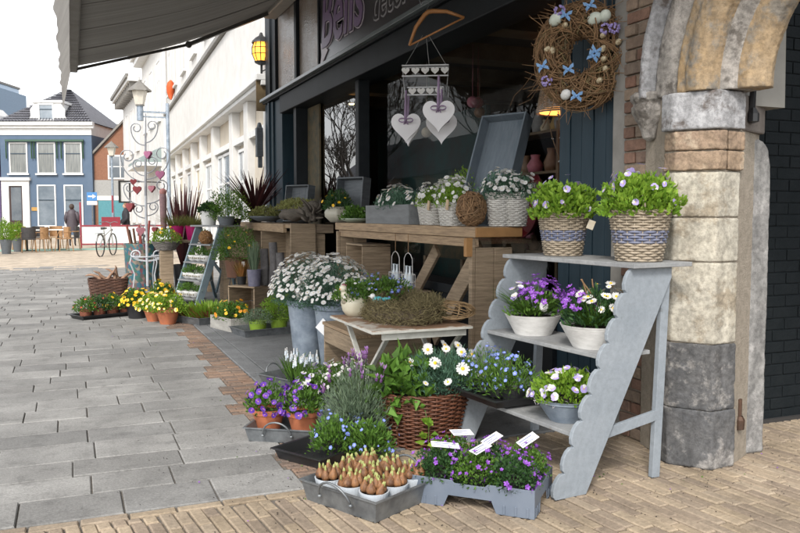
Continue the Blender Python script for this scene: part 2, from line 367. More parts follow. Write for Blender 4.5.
# bluestone slabs: rows along X
rg=random.Random(3); m=MB(); st=MB(); y=3.575; row=0
while y<21.3:
    d=rg.choice((.27,.31,.29,.34)); 
    if y>15: d*=1.2
    xr=(.98 if y<5.5 else 1.06 if y<9.5 else 1.20)+rg.uniform(-.09,.11)
    if y>11: xr=min(xr+.3,1.29)
    x=xr; xl=-15
    while x>xl:
        w=rg.choice((.36,.42,.48,.54,.6))+rg.uniform(-.02,.02)
        block(m,x-w/2,y+d/2+rg.uniform(-.002,.002),w-rg.uniform(.004,.009),d-rg.uniform(.004,.009),rg.uniform(-.002,.0015),rg.uniform(.003,.006),rot=rg.uniform(-.006,.006),jit=.002); x-=w
    yy=y
    # thin brick strip between the slabs and the hardstone kerb
    k=max(1,round(d/.056)); bw=d/k
    for j in range(k):
        x=1.292-(0 if (row+j)%2 else .10)
        if (row+j)%2==0: block(st,1.243,yy+bw*(j+.5),.094,bw-.008,rg.uniform(-.003,.002),.005,rot=-.03,jit=.0015)
        while x-.02>xr:
            w=min(.2,x-xr); block(st,x-w/2-.002,yy+bw*(j+.5),w-.009,bw-.008,rg.uniform(-.004,.001),.005,rot=-.03+rg.uniform(-.02,.02),jit=.0015); x-=w
    y+=d; row+=k
m.build('stone_paving',M_slab)['kind']='structure'
st.build('brick_strip',M_strip)['kind']='structure'
# tan clinkers by the camera: a border course along y=3.5 then courses running down the street
m=MB(); x=-6
while x<1.28:
    block(m,x+.1,3.532,.192,.062,rg.uniform(-.002,.002),.006,rot=rg.uniform(-.015,.015),jit=.0015); x+=.2
def clinkers(x0,x1,y0,y1,rot,fn=None,lx=.20,w=.062):
    c,s_=math.cos(rot),math.sin(rot); n=int((x1-x0)/w)+12
    for i in range(-8,n):
        yy=y0-.8-rg.uniform(0,lx)
        while yy<y1+.8:
            u=(i+.5)*w; px=x0+u*c-(yy-y0)*s_; py=y0+(yy-y0)*c+u*s_
            lim=3.497 if px<=1.28 else 3.955; ln=lx
            if py+lx/2>lim and py-lx/2<lim-.03: ln=lim-(py-lx/2); py=lim-ln/2
            if fn(px,py): block(m,px,py,w-.007,ln-.008,rg.uniform(-.003,.003),.006,rot=rot+rg.uniform(-.015,.015),jit=.0015)
            yy+=lx
clinkers(-3.6,7.5,1.6,4.9,R(6),fn=lambda x,y: (y<3.49 and x<=1.28 and y>2.0) or (x>1.28 and 1.0<y<3.95 and x<7.4))
m.build('brick_paving',M_clink)['kind']='structure'
# hardstone apron under the display
m=MB()
yy=3.96
while yy<13:
    block(m,1.37,yy+.6,.146,1.19,.004,.006); 
    yy+=1.2
yy=3.96
while yy<13:
    block(m,2.235,yy+.5,1.57,.992,.004,.005); yy+=1.0
m.build('hardstone_kerb',M_hard)['kind']='structure'
def sheet(name,x0,x1,y0,y1,z,mt):
    m=MB(); m.add([(x0,y0,z),(x1,y0,z),(x1,y1,z),(x0,y1,z)],[(0,1,2,3)]); m.build(name,mt)['kind']='structure'
m=MB(); m.add([(-60,21.6,0),(3.3,20.0,0),(3.3,54,0),(-60,54,0)],[(0,1,2,3)]); m.build('square_paving',M_cream)['kind']='structure'
sheet('pavement',1.285,3.3,12.97,21.2,-.002,M_slab)
M_green=mat('green_marking',(.24,.42,.34),(.32,.46,.38),rough=.8,scale=3)
sheet('cycle_lane',-12,3.2,30.5,32.2,.006,M_green)
sheet('roadway',-60,3.3,54.01,90,-.003,mat('asphalt',(.06,.06,.062),(.05,.05,.05),scale=6))

# ============================================================ SHOP
M_shop=mat('shop_paint',(.010,.013,.016),(.016,.020,.024),rough=.55,scale=4,spec=.2)
M_pil=mat('pilaster_paint',(.014,.032,.046),(.022,.042,.058),spec=.25,rough=.5,scale=4,stretch=(4,4,.6),bump=.05)
M_sign=mat('sign_board',(.035,.032,.036),(.045,.042,.046),rough=.3,scale=3)
M_ledge=mat('ledge_paint',(.16,.19,.20),(.12,.145,.155),rough=.3,scale=6)
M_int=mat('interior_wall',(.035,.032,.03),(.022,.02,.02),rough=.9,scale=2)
M_teal=mat('interior_teal',(.012,.06,.058),(.03,.03,.03),rough=.8,scale=1.5)
M_paper=mat('interior_paper',(.13,.095,.05),(.05,.055,.04),rough=.8,scale=7)
M_beam=mat('interior_beam',(.12,.09,.055),(.07,.05,.03),rough=.8,scale=3)
M_glass=glassmat('shop_glass',(.93,.95,.95),extra=.03)
M_glass2=glassmat('clear_shop_glass',(.97,.98,.98),extra=.0,mult=.32)
M_frost=mat('transom_glass',(.50,.46,.42),(.30,.22,.17),rough=.18,scale=2.2,bump=1.0,bscale=42,lo=.3,hi=.7)  # pale and warm mottling painted in for daylight reflected by the panes
shop=thing('flower_shop',(3.05,8.5,0),'dark painted flower shop front with purple lettered fascia and big display windows','shop')
def sh(name,boxes,mt,bevel=0,**k):
    b=MB()
    for x0,x1,y0,y1,z0,z1 in boxes: b.box(x0-3.05,x1-3.05,y0-8.5,y1-8.5,z0,z1)
    return b.build(name,mt,shop,bevel=bevel,**k)
sh('plinth_panel',[(3.0,3.3,4.52,11.95,0,.62)],M_shop)
sh('window_sill',[(2.97,3.3,4.52,11.95,.62,.70)],M_shop,bevel=.006)
sh('pilaster',[(3.02,3.3,11.98,12.45,0,3.08),(2.99,3.3,12.45,12.98,0,3.08),(2.96,3.3,12.6,12.68,0,3.08)],M_pil,bevel=.008)
# near pilaster: vertical boards
sh('boarded_pilaster',[(3.045,3.3,3.89,4.52,0,3.06)]+[(3.03+.004*(i%2),3.05,3.895+i*.125,4.012+i*.125,0,3.055) for i in range(5)],M_pil,bevel=.004)
sh('lintel_beam',[(2.98,3.35,3.89,11.97,2.83,3.09)],M_shop,bevel=.01)
sh('ledge',[(2.90,3.3,3.9,13.0,3.12,3.165)],M_ledge,bevel=.006)
sh('ledge_shadow_board',[(2.95,3.3,3.89,12.99,3.09,3.12)],M_shop)  # plain board under the ledge, same paint as the shop front
sh('fascia_board',[(3.04,3.3,3.89,10.02,3.165,4.55)],M_sign)
# transom with obscure glass
sh('transom_frame',[(3.02,3.3,10.02,10.08,3.165,4.55),(3.0,3.3,11.05,11.17,3.165,4.55),(3.0,3.3,12.30,12.98,3.165,4.9),(3.02,3.3,10.02,12.3,4.35,4.9),(2.97,3.2,12.55,12.65,3.165,4.9)],M_shop,bevel=.006)
tg=MB()
tg.add([(.0,10.08-8.5,3.165),(.0,11.05-8.5,3.165),(.0,11.05-8.5,4.35),(.0,10.08-8.5,4.35)],[(0,1,2,3)]); tg.build('transom_pane',M_frost,shop)
tg=MB(); tg.add([(.0,11.17-8.5,3.165),(.0,12.30-8.5,3.165),(.0,12.30-8.5,4.35),(.0,11.17-8.5,4.35)],[(0,1,2,3)]); tg.build('transom_pane',M_frost,shop)
sh('upper_wall',[(3.1,3.5,3.0,13.0,4.9,8.0)],mat('dark_brick_upper',(.10,.06,.045),(.07,.045,.035),scale=20))
for (y0,y1) in ((4.52,8.60),(8.72,11.2)):
    b=MB(); b.add([(.19,y0-8.5,.70),(.19,y0-8.5,2.83),(.19,y1-8.5,2.83),(.19,y1-8.5,.70)],[(0,1,2,3)]); b.build('window_pane',M_glass2 if y0<5 else M_glass,shop)
sh('mullion',[(3.06,3.2,8.602,8.718,.70,2.83)],M_shop,bevel=.01)
sh('door_jamb',[(3.03,3.28,11.2,11.34,.70,2.83),(3.2,3.9,11.34,11.4,.7,2.83),(3.35,3.4,11.4,11.96,0,2.83)],M_shop)
# lettering on the fascia
def text(name,s,size,loc,rot,mt,parent,ext=.004,off=0,shear=0,sx=1,sy=1,res=3):
    cu=bpy.data.curves.new(name,'FONT'); cu.body=s; cu.size=size; cu.extrude=ext; cu.offset=off; cu.shear=shear; cu.resolution_u=res
    o=bpy.data.objects.new(name,cu); COL.objects.link(o); dg=bpy.context.evaluated_depsgraph_get(); me=bpy.data.meshes.new_from_object(o.evaluated_get(dg)); bpy.data.objects.remove(o)
    o=bpy.data.objects.new(name,me); COL.objects.link(o); me.materials.clear(); me.materials.append(mt); o.parent=parent
    o.location=loc; o.rotation_euler=rot; o.scale=(sx,sy,1); return o
M_pur=mat('letter_purple',(.25,.16,.30),(.2,.13,.25),rough=.4); M_purl=mat('letter_outline',(.72,.64,.70),(.64,.56,.64),rough=.4); M_let=mat('letter_grey',(.45,.44,.46),(.4,.39,.4),rough=.4)
TR=(R(90),0,R(-90))
text('letter_outline','Bells',1.02,(-.014,1.44,3.42),TR,M_purl,shop,off=.030,shear=.15,sx=.84)
text('letter_shadow','Bells',1.02,(-.020,1.44,3.42),TR,M_sign,shop,off=.018,shear=.15,sx=.84)  # band of sign board colour between the outline and the purple letters
text('lettering','Bells',1.02,(-.027,1.44,3.42),TR,M_pur,shop,off=.010,shear=.15,sx=.84)
b=MB(); b.prism([(1.46,3.50),(1.15,3.36),(1.40,3.22),(1.50,3.18),(1.42,3.34)],-.023,-.013,'X'); b.build('letter_swash',M_purl,shop)
text('lettering','decoraties',.52,(-.014,-.42,3.35),TR,M_let,shop,off=.014,shear=.2,sx=.8)
text('letter_inside','decoraties',.52,(-.020,-.42,3.35),TR,M_sign,shop,off=-.004,shear=.2,sx=.8)
# interior
sh('interior_floor',[(3.3,8,3.6,12.9,-.02,.02)],M_int)
sh('interior_wall',[(6.9,7.1,3.6,12.9,0,3.1),(3.3,7,12.9,13.0,0,3.1),(3.3,7,3.9,3.95,0,3.1)],M_int)
sh('teal_panel',[(4.6,4.66,8.4,12.0,0,2.6)],M_teal)
sh('patterned_screen',[(3.20,3.225,10.62,11.195,.71,2.82)],M_paper)
sh('ceiling',[(3.3,7,3.6,12.9,3.1,3.2)],M_int)
sh('ceiling_beam',[(3.5,6.9,4.9+i*1.3,5.2+i*1.3,2.93,3.1) for i in range(6)],M_beam)
M_warm=mat('warm_spot',(1,.62,.25),(1,.6,.25),emit=6)
def lamp_disc(n,x,y,z,r):
    b=MB(); b.lathe([(.0001,0),(r,0),(r*1.3,.012)],16); return b.build(n,M_warm,shop,loc=(x-3.05,y-8.5,z))
lamp_disc('ceiling_spot',3.6,10.4,2.80,.03); lamp_disc('ceiling_spot',4.9,6.8,2.9,.04)
# --- things seen inside the shop
def tg_(o,l,c,g=None): return tag(o,l,c,g)
t=thing('pendant_lamp',(4.15,6.15,2.22),'round wicker pendant lamp with orange lining glowing inside the shop','lamp')
b=MB(); 
for k in range(22):
    q=k/21; b.tube([((.23-.07*q)*math.cos(a*PI/18),(.23-.07*q)*math.sin(a*PI/18),q*.36) for a in range(36)],.0075,4,closed=True)
b.build('shade',M_willow,t)
b=MB(); b.lathe([(.0001,.05),(.2,.03),(.2,0)],24); b.build('lining',mat('lamp_lining',(.9,.36,.08),(.8,.3,.06),emit=1.1),t)
b=MB(); b.tube([(0,0,.36),(0,0,1.0)],.006,5); b.build('cord',M_black,t)
t=thing('side_table',(4.05,7.7,.0),'pale wooden side table with drawer seen inside the shop window','table')
b=MB(); b.box(-.3,.3,-.75,.75,1.0,1.05); b.build('tabletop',M_woodY,t,bevel=.004)
b=MB(); b.box(-.26,.26,-.68,.68,.82,.998); b.build('drawer',M_paper,t)
for sx in(-1,1):
    for sy in(-1,1): b=MB(); b.box(sx*.24-.03,sx*.24+.03,sy*.66-.03,sy*.66+.03,0,.82); b.build('leg',M_wood,t)
t=thing('red_oval_tray',(4.35,6.95,1.05),'dark red oval tray standing upright behind the shop glass','tray')
b=MB(); b.lathe([(.0001,0),(.22,.0),(.26,.05),(.27,.05),(.23,-.02),(.0001,-.02)],30,M=Matrix.Translation((0,0,.33))@Matrix.Rotation(R(-78),4,'Y')@Matrix.Diagonal((1.25,.8,1,1))); b.build('tray',mat('dark_red',(.16,.012,.02),(.10,.01,.015),rough=.5),t)
def vase(x,y,z,cols,lab):
    t=thing('vase',(x,y,z),lab,'vase'); b=MB(); b.lathe([(.0001,0),(.035,0),(.05,.05),(.02,.12),(.028,.15)],16); b.build('body',M_white,t,smooth=True)
    for i in range(3): b=MB(); b.sphere((rnd(-.06,.06),rnd(-.06,.06),.20+i*.03),.035,seg=8,rings=6); b.build('bloom',cols,t)
vase(3.95,7.55,1.05,P_red,'white vase of red blooms on the table inside the shop')
vase(3.95,8.1,1.05,P_pink,'white vase of pink blooms on the table inside the shop')
t=thing('pumpkin',(3.95,7.15,1.05),'small cream pumpkin on the side table inside the shop','pumpkin')
b=MB(); b.lathe([(.0001,.0),(.06,.0),(.1,.05),(.07,.11),(.0001,.1)],32,mod=lambda a,z:1-.07*abs(math.cos(a*4.5))); b.build('flesh',mat('pumpkin_skin',(.42,.33,.2),(.35,.28,.16)),t,smooth=True)
b=MB(); b.tube([(0,0,.1),(0,.01,.14)],.01,5); b.build('stalk',M_twig,t)
M_dim=[mat('dim_%s'%k,c,tuple(v*.6 for v in c),rough=.6) for k,c in (('red',(.22,.03,.03)),('cream',(.4,.34,.24)),('green',(.06,.13,.06)),('pink',(.35,.12,.16)),('brown',(.16,.09,.05)),('grey',(.2,.2,.2)),('gold',(.35,.22,.06)))]
for si,(sx_,sy_) in enumerate(((4.9,5.3),(4.5,7.2),(5.4,10.0))):
    t=thing('display_shelf',(sx_,sy_,0),('dark shelf unit with small wares deep inside the shop, nearest the street corner','dark shelf unit with small wares behind the side table','dark shelf unit with small wares behind the left window')[si],'shelf')
    for y in (-.7,.7): b=MB(); b.box(-.16,.16,y-.02,y+.02,0,2.2); b.build('upright',M_beam,t)
    for z in (.9,1.3,1.7,2.1): b=MB(); b.box(-.16,.16,-.68,.68,z,z+.025); b.build('board',M_beam,t)
    for z in (.9,1.3,1.7,2.1):
        y=-.6
        while y<.6:
            w=rnd(.04,.09); h=rnd(.08,.26); b=MB(); b.lathe([(.0001,0),(w*.8,0),(w,h*.4),(w*.5,h*.8),(w*.6,h),(.0001,h)],12); kd=random.choice(('vase','jar','candle')); mm_=random.choice(M_dim); o=b.build(kd,mm_,None,smooth=True,loc=(sx_+rnd(-.08,.02),sy_+y,z+.026)); tag(o,'small %s %s on the %s board of the shelf unit %s'%(mm_.name[4:],kd,{.9:'lowest',1.3:'second',1.7:'third',2.1:'top'}[z],('nearest the corner','behind the side table','behind the left window')[si]),kd,'wares on the shop shelves'); y+=w*2+rnd(.03,.1)
for k in range(5):
    b=MB(); x,y,z=rnd(3.6,4.4),rnd(5.2,8.2),rnd(2.0,2.5); b.sphere((0,0,0),.06,seg=12,rings=8); b.tube([(0,0,.06),(0,0,3.05-z)],.003,4); tag(b.build('bauble',M_dim[k],None,smooth=True,loc=(x,y,z)),'%s bauble hanging on a thread inside the shop'%M_dim[k].name[4:],'bauble','baubles inside the shop')
# hanging branch bundle under the ceiling inside
b=MB()
for i in range(70):
    a0=Vector((4.2+rnd(-.15,.15),5.2+rnd(0,1.2),2.62+rnd(-.07,.07))); p=[a0]
    d=Vector((rnd(-.1,.1),rnd(-.5,.5),rnd(-.35,.1)))
    for j in range(4): p.append(p[-1]+d*.3+Vector((rnd(-.04,.04),rnd(-.04,.04),rnd(-.06,.03))))
    b.tube(p,.005,4)
tg_(b.build('branch_bundle',M_twig),'bundle of bare branches hanging from the ceiling inside the shop','branches')
t=thing('blossom_branches',(3.55,4.95,.72),'vase of white blossom branches behind the glass beside the leaning tray','branches')
b=MB(); b.lathe([(.0001,0),(.09,0),(.12,.3),(.10,.35)],20); b.build('vase',M_zincd,t,smooth=True)
b=MB(); pts=[]
for i in range(26):
    d=Vector((rnd(-.28,.28),rnd(-.32,.32),1)); p=[Vector((0,0,.3))]
    for j in range(6): p.append(p[-1]+d*.17+Vector((rnd(-.03,.03),rnd(-.03,.03),0))); pts.append((p[-1],Vector((rnd(-1,0),rnd(-1,1),rnd(0,1))).normalized()))
    b.tube(p,.004,4)
b.build('twigs',M_twig,t); blossoms(t,F_small,pts[:95],1.3)

# stone frame, brick pier and gateway -------------------------------------------------
M_jamb=mat('jamb_plaster',(.27,.26,.24),(.20,.19,.175),rough=.85,scale=5,bump=.2)
M_brick=gmat('old_brick',[(.17,.105,.08),(.25,.14,.10),(.20,.155,.125),(.28,.21,.155),(.13,.085,.07)],30,bump=.7,bscale=50,isl=.9)
M_mortar=mat('mortar',(.30,.26,.21),(.22,.19,.15),rough=.95,scale=25,bump=.6)
def stone(name,a,b_,c,s1=3,bump=.5,lo=.62,m0=.52):
    m=mat(name,a,b_,rough=.85,scale=s1,bump=bump,bscale=28,detail=8)
    n=m.node_tree.nodes; L=m.node_tree.links.new; bs=n['Principled BSDF']; src=bs.inputs['Base Color'].links[0].from_socket
    nz=n.new('ShaderNodeTexNoise'); nz.inputs['Scale'].default_value=6.5; nz.inputs['Detail'].default_value=9; nz.inputs['Roughness'].default_value=.7
    tc=n.new('ShaderNodeTexCoord'); L(tc.outputs['Object'],nz.inputs['Vector']); mr=n.new('ShaderNodeMapRange'); mr.inputs[1].default_value=m0; mr.inputs[2].default_value=m0+.10; L(nz.outputs['Fac'],mr.inputs[0])
    mx=n.new('ShaderNodeMix'); mx.data_type='RGBA'; mx.inputs[7].default_value=(*c,1); L(src,mx.inputs[6]); L(mr.outputs[0],mx.inputs[0]); 
    n2=n.new('ShaderNodeTexNoise'); n2.inputs['Scale'].default_value=30; n2.inputs['Detail'].default_value=10; n2.inputs['Roughness'].default_value=.8; L(tc.outputs['Object'],n2.inputs['Vector'])
    r2=n.new('ShaderNodeMapRange'); r2.inputs[1].default_value=.40; r2.inputs[2].default_value=.58; r2.inputs[3].default_value=lo; r2.inputs[4].default_value=1.12; L(n2.outputs['Fac'],r2.inputs[0])
    mp=n.new('ShaderNodeMapping'); mp.inputs['Scale'].default_value=(9,9,1.6); L(tc.outputs['Object'],mp.inputs[0]); n3=n.new('ShaderNodeTexNoise'); n3.inputs['Scale'].default_value=1.3; n3.inputs['Detail'].default_value=6; L(mp.outputs[0],n3.inputs['Vector'])
    r3=n.new('ShaderNodeMapRange'); r3.inputs[1].default_value=.40; r3.inputs[2].default_value=.56; r3.inputs[3].default_value=min(1,lo+.14); r3.inputs[4].default_value=1.0; L(n3.outputs['Fac'],r3.inputs[0])
    mu=n.new('ShaderNodeMath'); mu.operation='MULTIPLY'; L(r2.outputs[0],mu.inputs[0]); L(r3.outputs[0],mu.inputs[1])
    vm=n.new('ShaderNodeVectorMath'); vm.operation='SCALE'; L(mx.outputs[2],vm.inputs[0]); L(mu.outputs[0],vm.inputs['Scale']); L(vm.outputs[0],bs.inputs['Base Color']); return m
M_grey=stone('worn_grey_paint',(.185,.21,.235),(.225,.25,.275),(.13,.14,.15),4,.25,lo=.95,m0=.64)
M_greyw=stone('worn_shelf_paint',(.26,.265,.265),(.20,.205,.21),(.17,.14,.11),5,.3,lo=.9,m0=.6)
_tex=bpy.data.textures.new('stone_clouds','CLOUDS'); _tex.noise_scale=.09; _tex.noise_depth=4
_tex2=bpy.data.textures.new('stone_pits','CLOUDS'); _tex2.noise_scale=.02; _tex2.noise_depth=3
def rough(o,st=.02,vox=.011):
    r=o.modifiers.new('remesh','REMESH'); r.mode='VOXEL'; r.voxel_size=vox; r.use_smooth_shade=True
    for tx,k in ((_tex,st),(_tex2,st*.45)):
        d=o.modifiers.new('disp','DISPLACE'); d.texture=tx; d.texture_coords='GLOBAL'; d.strength=k; d.mid_level=.5
    return o
M_cr=stone('cream_stone',(.47,.44,.37),(.40,.365,.295),(.30,.255,.19),lo=.64,m0=.5)
M_ochre=stone('ochre_stone',(.38,.26,.135),(.30,.235,.16),(.24,.215,.18),2.5,lo=.7,m0=.48)
M_gst=stone('grey_stone',(.30,.28,.255),(.38,.35,.32),(.13,.115,.10),3.5)
M_imp=stone('impost_stone',(.40,.40,.41),(.30,.30,.31),(.12,.10,.09),4)
M_base=stone('painted_base',(.075,.077,.082),(.125,.122,.12),(.28,.265,.25),5,.8,lo=.6,m0=.52)
M_brst=stone('brown_stone',(.33,.24,.16),(.24,.17,.12),(.42,.34,.25),5,.7)
M_plast=stone('grey_plaster',(.25,.245,.235),(.20,.195,.19),(.31,.30,.29),2,.35)
gw=thing('stone_gateway',(2.9,3.1,0),'old stone gateway with moulded ochre arch on a cream and grey pier','gateway')
def gp(name,poly,z0,z1,mt,bevel=.012,grow=0,seg=2):
    c=(sum(p[0] for p in poly)/len(poly),sum(p[1] for p in poly)/len(poly))
    pl=[(p[0]+(p[0]-c[0])*grow-2.9,p[1]+(p[1]-c[1])*grow-3.1) for p in poly]
    b=MB(); b.prism(pl,z0,z1,'Z'); return b.build(name,mt,gw,bevel=bevel,bseg=seg)
PIER=[(2.85,3.29),(2.84,3.20),(2.965,3.03),(3.13,3.045),(3.16,3.29)]
for i,(z0,z1,mt,gr) in enumerate(((0,.30,M_base,.04),(.303,.64,M_base,.01),(.643,1.055,M_cr,0),(1.061,1.28,M_cr,.0),(1.286,1.512,M_cr,-.005))): rough(gp('pier_stone',PIER,z0,z1,mt,.003,gr),.011,.008)
for i in range(2):
    for j,(xa,xb) in enumerate(((0,.5),(.5,1))):
        z0=1.52+i*.1; A=(2.83,3.24);B=(2.955,3.02);C_=(3.14,3.03)
        if j==0: pl=[(2.85,3.29),(2.835,3.19),(2.955,3.022),(3.02,3.026),(3.02,3.29)]
        else: pl=[(3.026,3.29),(3.026,3.024),(3.145,3.035),(3.165,3.29)]
        rough(gp('pier_brick',pl,z0,z0+.094,M_brst,.004,.0),.016,.006)
rough(gp('impost_block',[(2.835,3.30),(2.82,3.20),(2.945,3.01),(3.13,3.02),(3.16,3.30)],1.722,1.91,M_imp,.003),.009,.008)
gp('dark_impost_stone',[(3.163,3.40),(3.15,3.06),(3.42,3.17),(3.44,3.40)],1.722,1.905,mat('dark_stone',(.10,.085,.075),(.16,.14,.125),rough=.9,scale=6,bump=.6),.01)
gp('mortar_core',[(2.93,3.45),(2.86,3.28),(2.85,3.207),(2.969,3.042),(3.13,3.057),(3.40,3.19),(3.42,3.55),(2.95,3.55)],.0,1.9,M_mortar,0)
# plastered reveal with rounded shoulder
b=MB(); b.prism([(.245,0),(.255,1.71),(.50,1.69),(.545,1.64),(.565,1.55),(.57,0)],0.06,.52,'Y'); rough(b.build('plastered_reveal',M_plast,gw,bevel=.012,bseg=3),.010,.012)
b=MB(); b.prism([(.20,1.86),(.60,1.86),(.57,3.4),(.05,3.4)],.02,.52,'Y'); b.build('plaster_spandrel',mat('spandrel_plaster',(.30,.29,.26),(.24,.23,.21),rough=.85,scale=3,bump=.15),gw)
b=MB(); b.tube([(.325,-.02,1.78),(.325,-.03,2.0)],.016,6); b.lathe([(.0001,-.03),(.03,-.02),(.03,.02),(.012,.05)],8,c=(.325,-.03,1.79)); b.build('iron_pintle',M_black,gw)
b=MB(); b.tube([(.32,.0,.20),(.32,.0,.33)],.014,8); b.lathe([(.0001,0),(.028,0),(.03,.05),(.02,.07)],8,c=(.32,0,.17)); b.build('pipe_stub',mat('rust_iron',(.10,.055,.035),(.06,.04,.03),metal=.5,rough=.6,scale=20),gw)
# arch: moulded profile swept along a basket-handle curve in the facade plane
def arch_path(o):
    """o = offset outward from the inner edge; returns (y,z) with y towards -Y as the span"""
    pts=[(2.865+o,1.912)]; R1=.50+o; cy,cz=2.865-.50,1.912+.02
    for i in range(13):
        a=R(78)*i/12; pts.append((cy+R1*math.cos(a),cz+R1*math.sin(a)))
    a=R(78); R2=2.2+o; c2y=cy+(.50-2.2)*math.cos(a); c2z=cz+(.50-2.2)*math.sin(a)
    for i in range(1,10):
        a=R(78)+R(24)*i/9; pts.append((c2y+R2*math.cos(a),c2z+R2*math.sin(a)))
    return pts
def sweep(name,prof,mt,sm=True):
    """prof: list of (x, offset) closed loop"""
    paths=[arch_path(o) for x,o in prof]; n=len(paths[0]); k=len(prof); vs=[];fs=[]
    for i in range(n):
        for j in range(k): y,z=paths[j][i]; vs.append((prof[j][0]-2.9,y-3.1,z))
    for i in range(n-1):
        for j in range(k): j2=(j+1)%k; fs.append((i*k+j,i*k+j2,(i+1)*k+j2,(i+1)*k+j))
    fs.append(tuple(range(k))[::-1]); fs.append(tuple((n-1)*k+j for j in range(k)))
    b=MB(); b.add(vs,fs); o=b.build(name,mt,gw); rough(o,.012,.0075); return o
def arc(cx,co_,r,a0,a1,n=7): return [(cx+r*math.cos(R(a0+(a1-a0)*i/n)),co_+r*math.sin(R(a0+(a1-a0)*i/n))) for i in range(n+1)]
# hood mould (outer roll), then cove and roll orders stepping inward and back
sweep('hood_mould',[(2.99,.60)]+arc(2.845,.575,.035,90,270)+[(2.99,.52)],M_imp)
sweep('outer_order',[(3.1,.53),(2.875,.53),(2.868,.47),(2.90,.40),(2.885,.36),(3.1,.36)],M_gst)
sweep('ochre_order',[(3.15,.37),(2.872,.37)]+arc(2.945,.255,.09,140,250)+[(3.15,.18)],M_ochre)
sweep('cove_order',[(3.17,.20),(2.955,.20),(2.99,.13),(3.04,.10),(3.17,.10)],M_gst)
sweep('inner_order',[(3.17,.12),(3.02,.12),(3.025,.06),(3.07,.005),(3.12,.0),(3.17,.03)],M_ochre)
# corbel
b=MB(); prof=[(.0001,-.19),(.035,-.17),(.06,-.10),(.085,-.06),(.10,-.03),(.10,.0),(.085,.01),(.105,.03),(.11,.06),(.10,.07),(.0001,.07)]
b.lathe(prof,8,c=(.01,.375,1.88)); rough(b.build('corbel',M_gst,gw,bevel=.002),.010,.006)
# brick pier between the plaster jamb and the gateway + spandrel brickwork above the arch
bw=thing('brick_pier',(2.95,3.5,0),'strip of old red brickwork between the shop jamb and the stone gateway','wall')
b=MB(); b.box(.035,.3,-.1,.27,0,5.2); b.build('mortar_bed',M_mortar,bw)
b=MB(); z=0; r_=0
def inarch(y,z): 
    # outside of the hood mould
    if z<1.9: return y>3.44
    yy=y-(2.865-.50); zz=z-1.93
    return math.hypot(max(yy,0) ,zz)>1.13
while z<5:
    hh=.072; y=3.765-(0 if r_%2 else .1); 
    if r_%2==0: b.box(rnd(.005,.018),.1,.172,.262,z+.006,z+hh-.004)
    while y>1.2:
        w=.2; y0,y1=y-w,y
        if z>1.9 or y0>3.15: 
            lim=3.30
            if z<1.9:
                y0=max(y0,lim)
                if y1-y0>.03: b.box(rnd(.005,.02),.1,y0+.005-3.5,y1-.005-3.5,z+.005,z+hh-.005)
            elif inarch((y0+y1)/2,z+.036): b.box(rnd(.005,.02),.1,y0+.005-3.5,y1-.005-3.5,z+.005,z+hh-.005)
        y-=w
    z+=hh; r_+=1
b.build('brickwork',M_brick,bw,bevel=.006)
b=MB(); b.box(.06,.3,-3.2,-.1,2.62,5.2); b.build('mortar_bed',M_mortar,bw)
t=thing('door_jamb_strip',(3.0,3.82,0),'tall grey plastered jamb strip between blue boards and old brickwork','jamb')
b=MB(); b.box(-.02,.3,-.055,.065,0,4.4); b.build('plaster',M_jamb,t,bevel=.006)
# dark painted brick wall inside the passage
dw=thing('passage_wall',(4.9,3.62,0),'blue black painted brick wall inside the gateway','wall')
M_dk=mat('darkblue_brick',(.006,.009,.011),(.009,.012,.014),rough=.75,spec=.2,scale=9,bump=.4,bscale=40)
b=MB(); b.box(-1.2,3,.012,.3,0,5); b.build('mortar_bed',M_dk,dw)
b=MB(); z=0;r_=0
while z<3.4:
    x=-1.2-(.1 if r_%2 else 0)
    while x<2: b.box(x+.003,x+.208,rnd(.002,.007),.02,z+.003,z+.069); x+=.212
    z+=.072;r_+=1
b.build('brickwork',M_dk,dw,bevel=.004)
t=thing('passage_back_wall',(8.5,1.5,0),'dark wall closing the passage behind the gateway','wall')
b=MB(); b.box(-.1,.1,-6,2.0,0,5); b.build('plaster',M_dk,t)

# ============================================================ AWNING
aw=thing('awning',(3.0,12.2,4.45),'dark grey shop awning stretched over the display with a pale hanging valance','awning')
M_aw=mat('awning_fabric',(.36,.35,.33),(.27,.26,.245),rough=.9,scale=1.2,stretch=(.2,9,1),bump=.3,bscale=2.5,trans=.3)
b=MB(); N=10; vs=[];fs=[]; K=80; Y0,Y1=12.2,1.6
for j in range(K+1):
    for i in range(N+1):
        t=i/N; y=Y0+(Y1-Y0)*j/K; sag=-.10*math.sin(PI*t)+.006*math.sin(j*1.7)*math.sin(PI*t)
        vs.append((-t*2.9,y-12.2,-t*1.07+sag-.0))
for j in range(K):
    for i in range(N): a=j*(N+1)+i; fs.append((a,a+1,a+N+2,a+N+1))
b.add(vs,fs); o=b.build('canopy',M_aw,aw,smooth=True); s_=o.modifiers.new('s','SOLIDIFY'); s_.thickness=.003
b=MB(); b.box(-2.98,-2.86,Y1-12.2,.02,-1.16,-1.04); b.build('front_bar',M_jamb,aw,bevel=.02)
b=MB(); vs=[];fs=[]; K=90
for j in range(K+1):
    y=Y0+.02+(Y1-Y0)*j/K; w=.010*math.sin(j*.55)+.006*math.sin(j*1.3)
    ln=.34
    if j<4: ln+=.28-.07*j
    for i in range(6): t=i/5; vs.append((-2.95+(w-.13)*t,y-12.2,-1.12-ln*t))
for j in range(K):
    for i in range(5): a=j*6+i; fs.append((a,a+1,a+7,a+6))
b.add(vs,fs); b.build('valance',mat('valance_cloth',(.55,.53,.50),(.45,.43,.41),rough=.9,scale=3,trans=.3),aw,smooth=True)
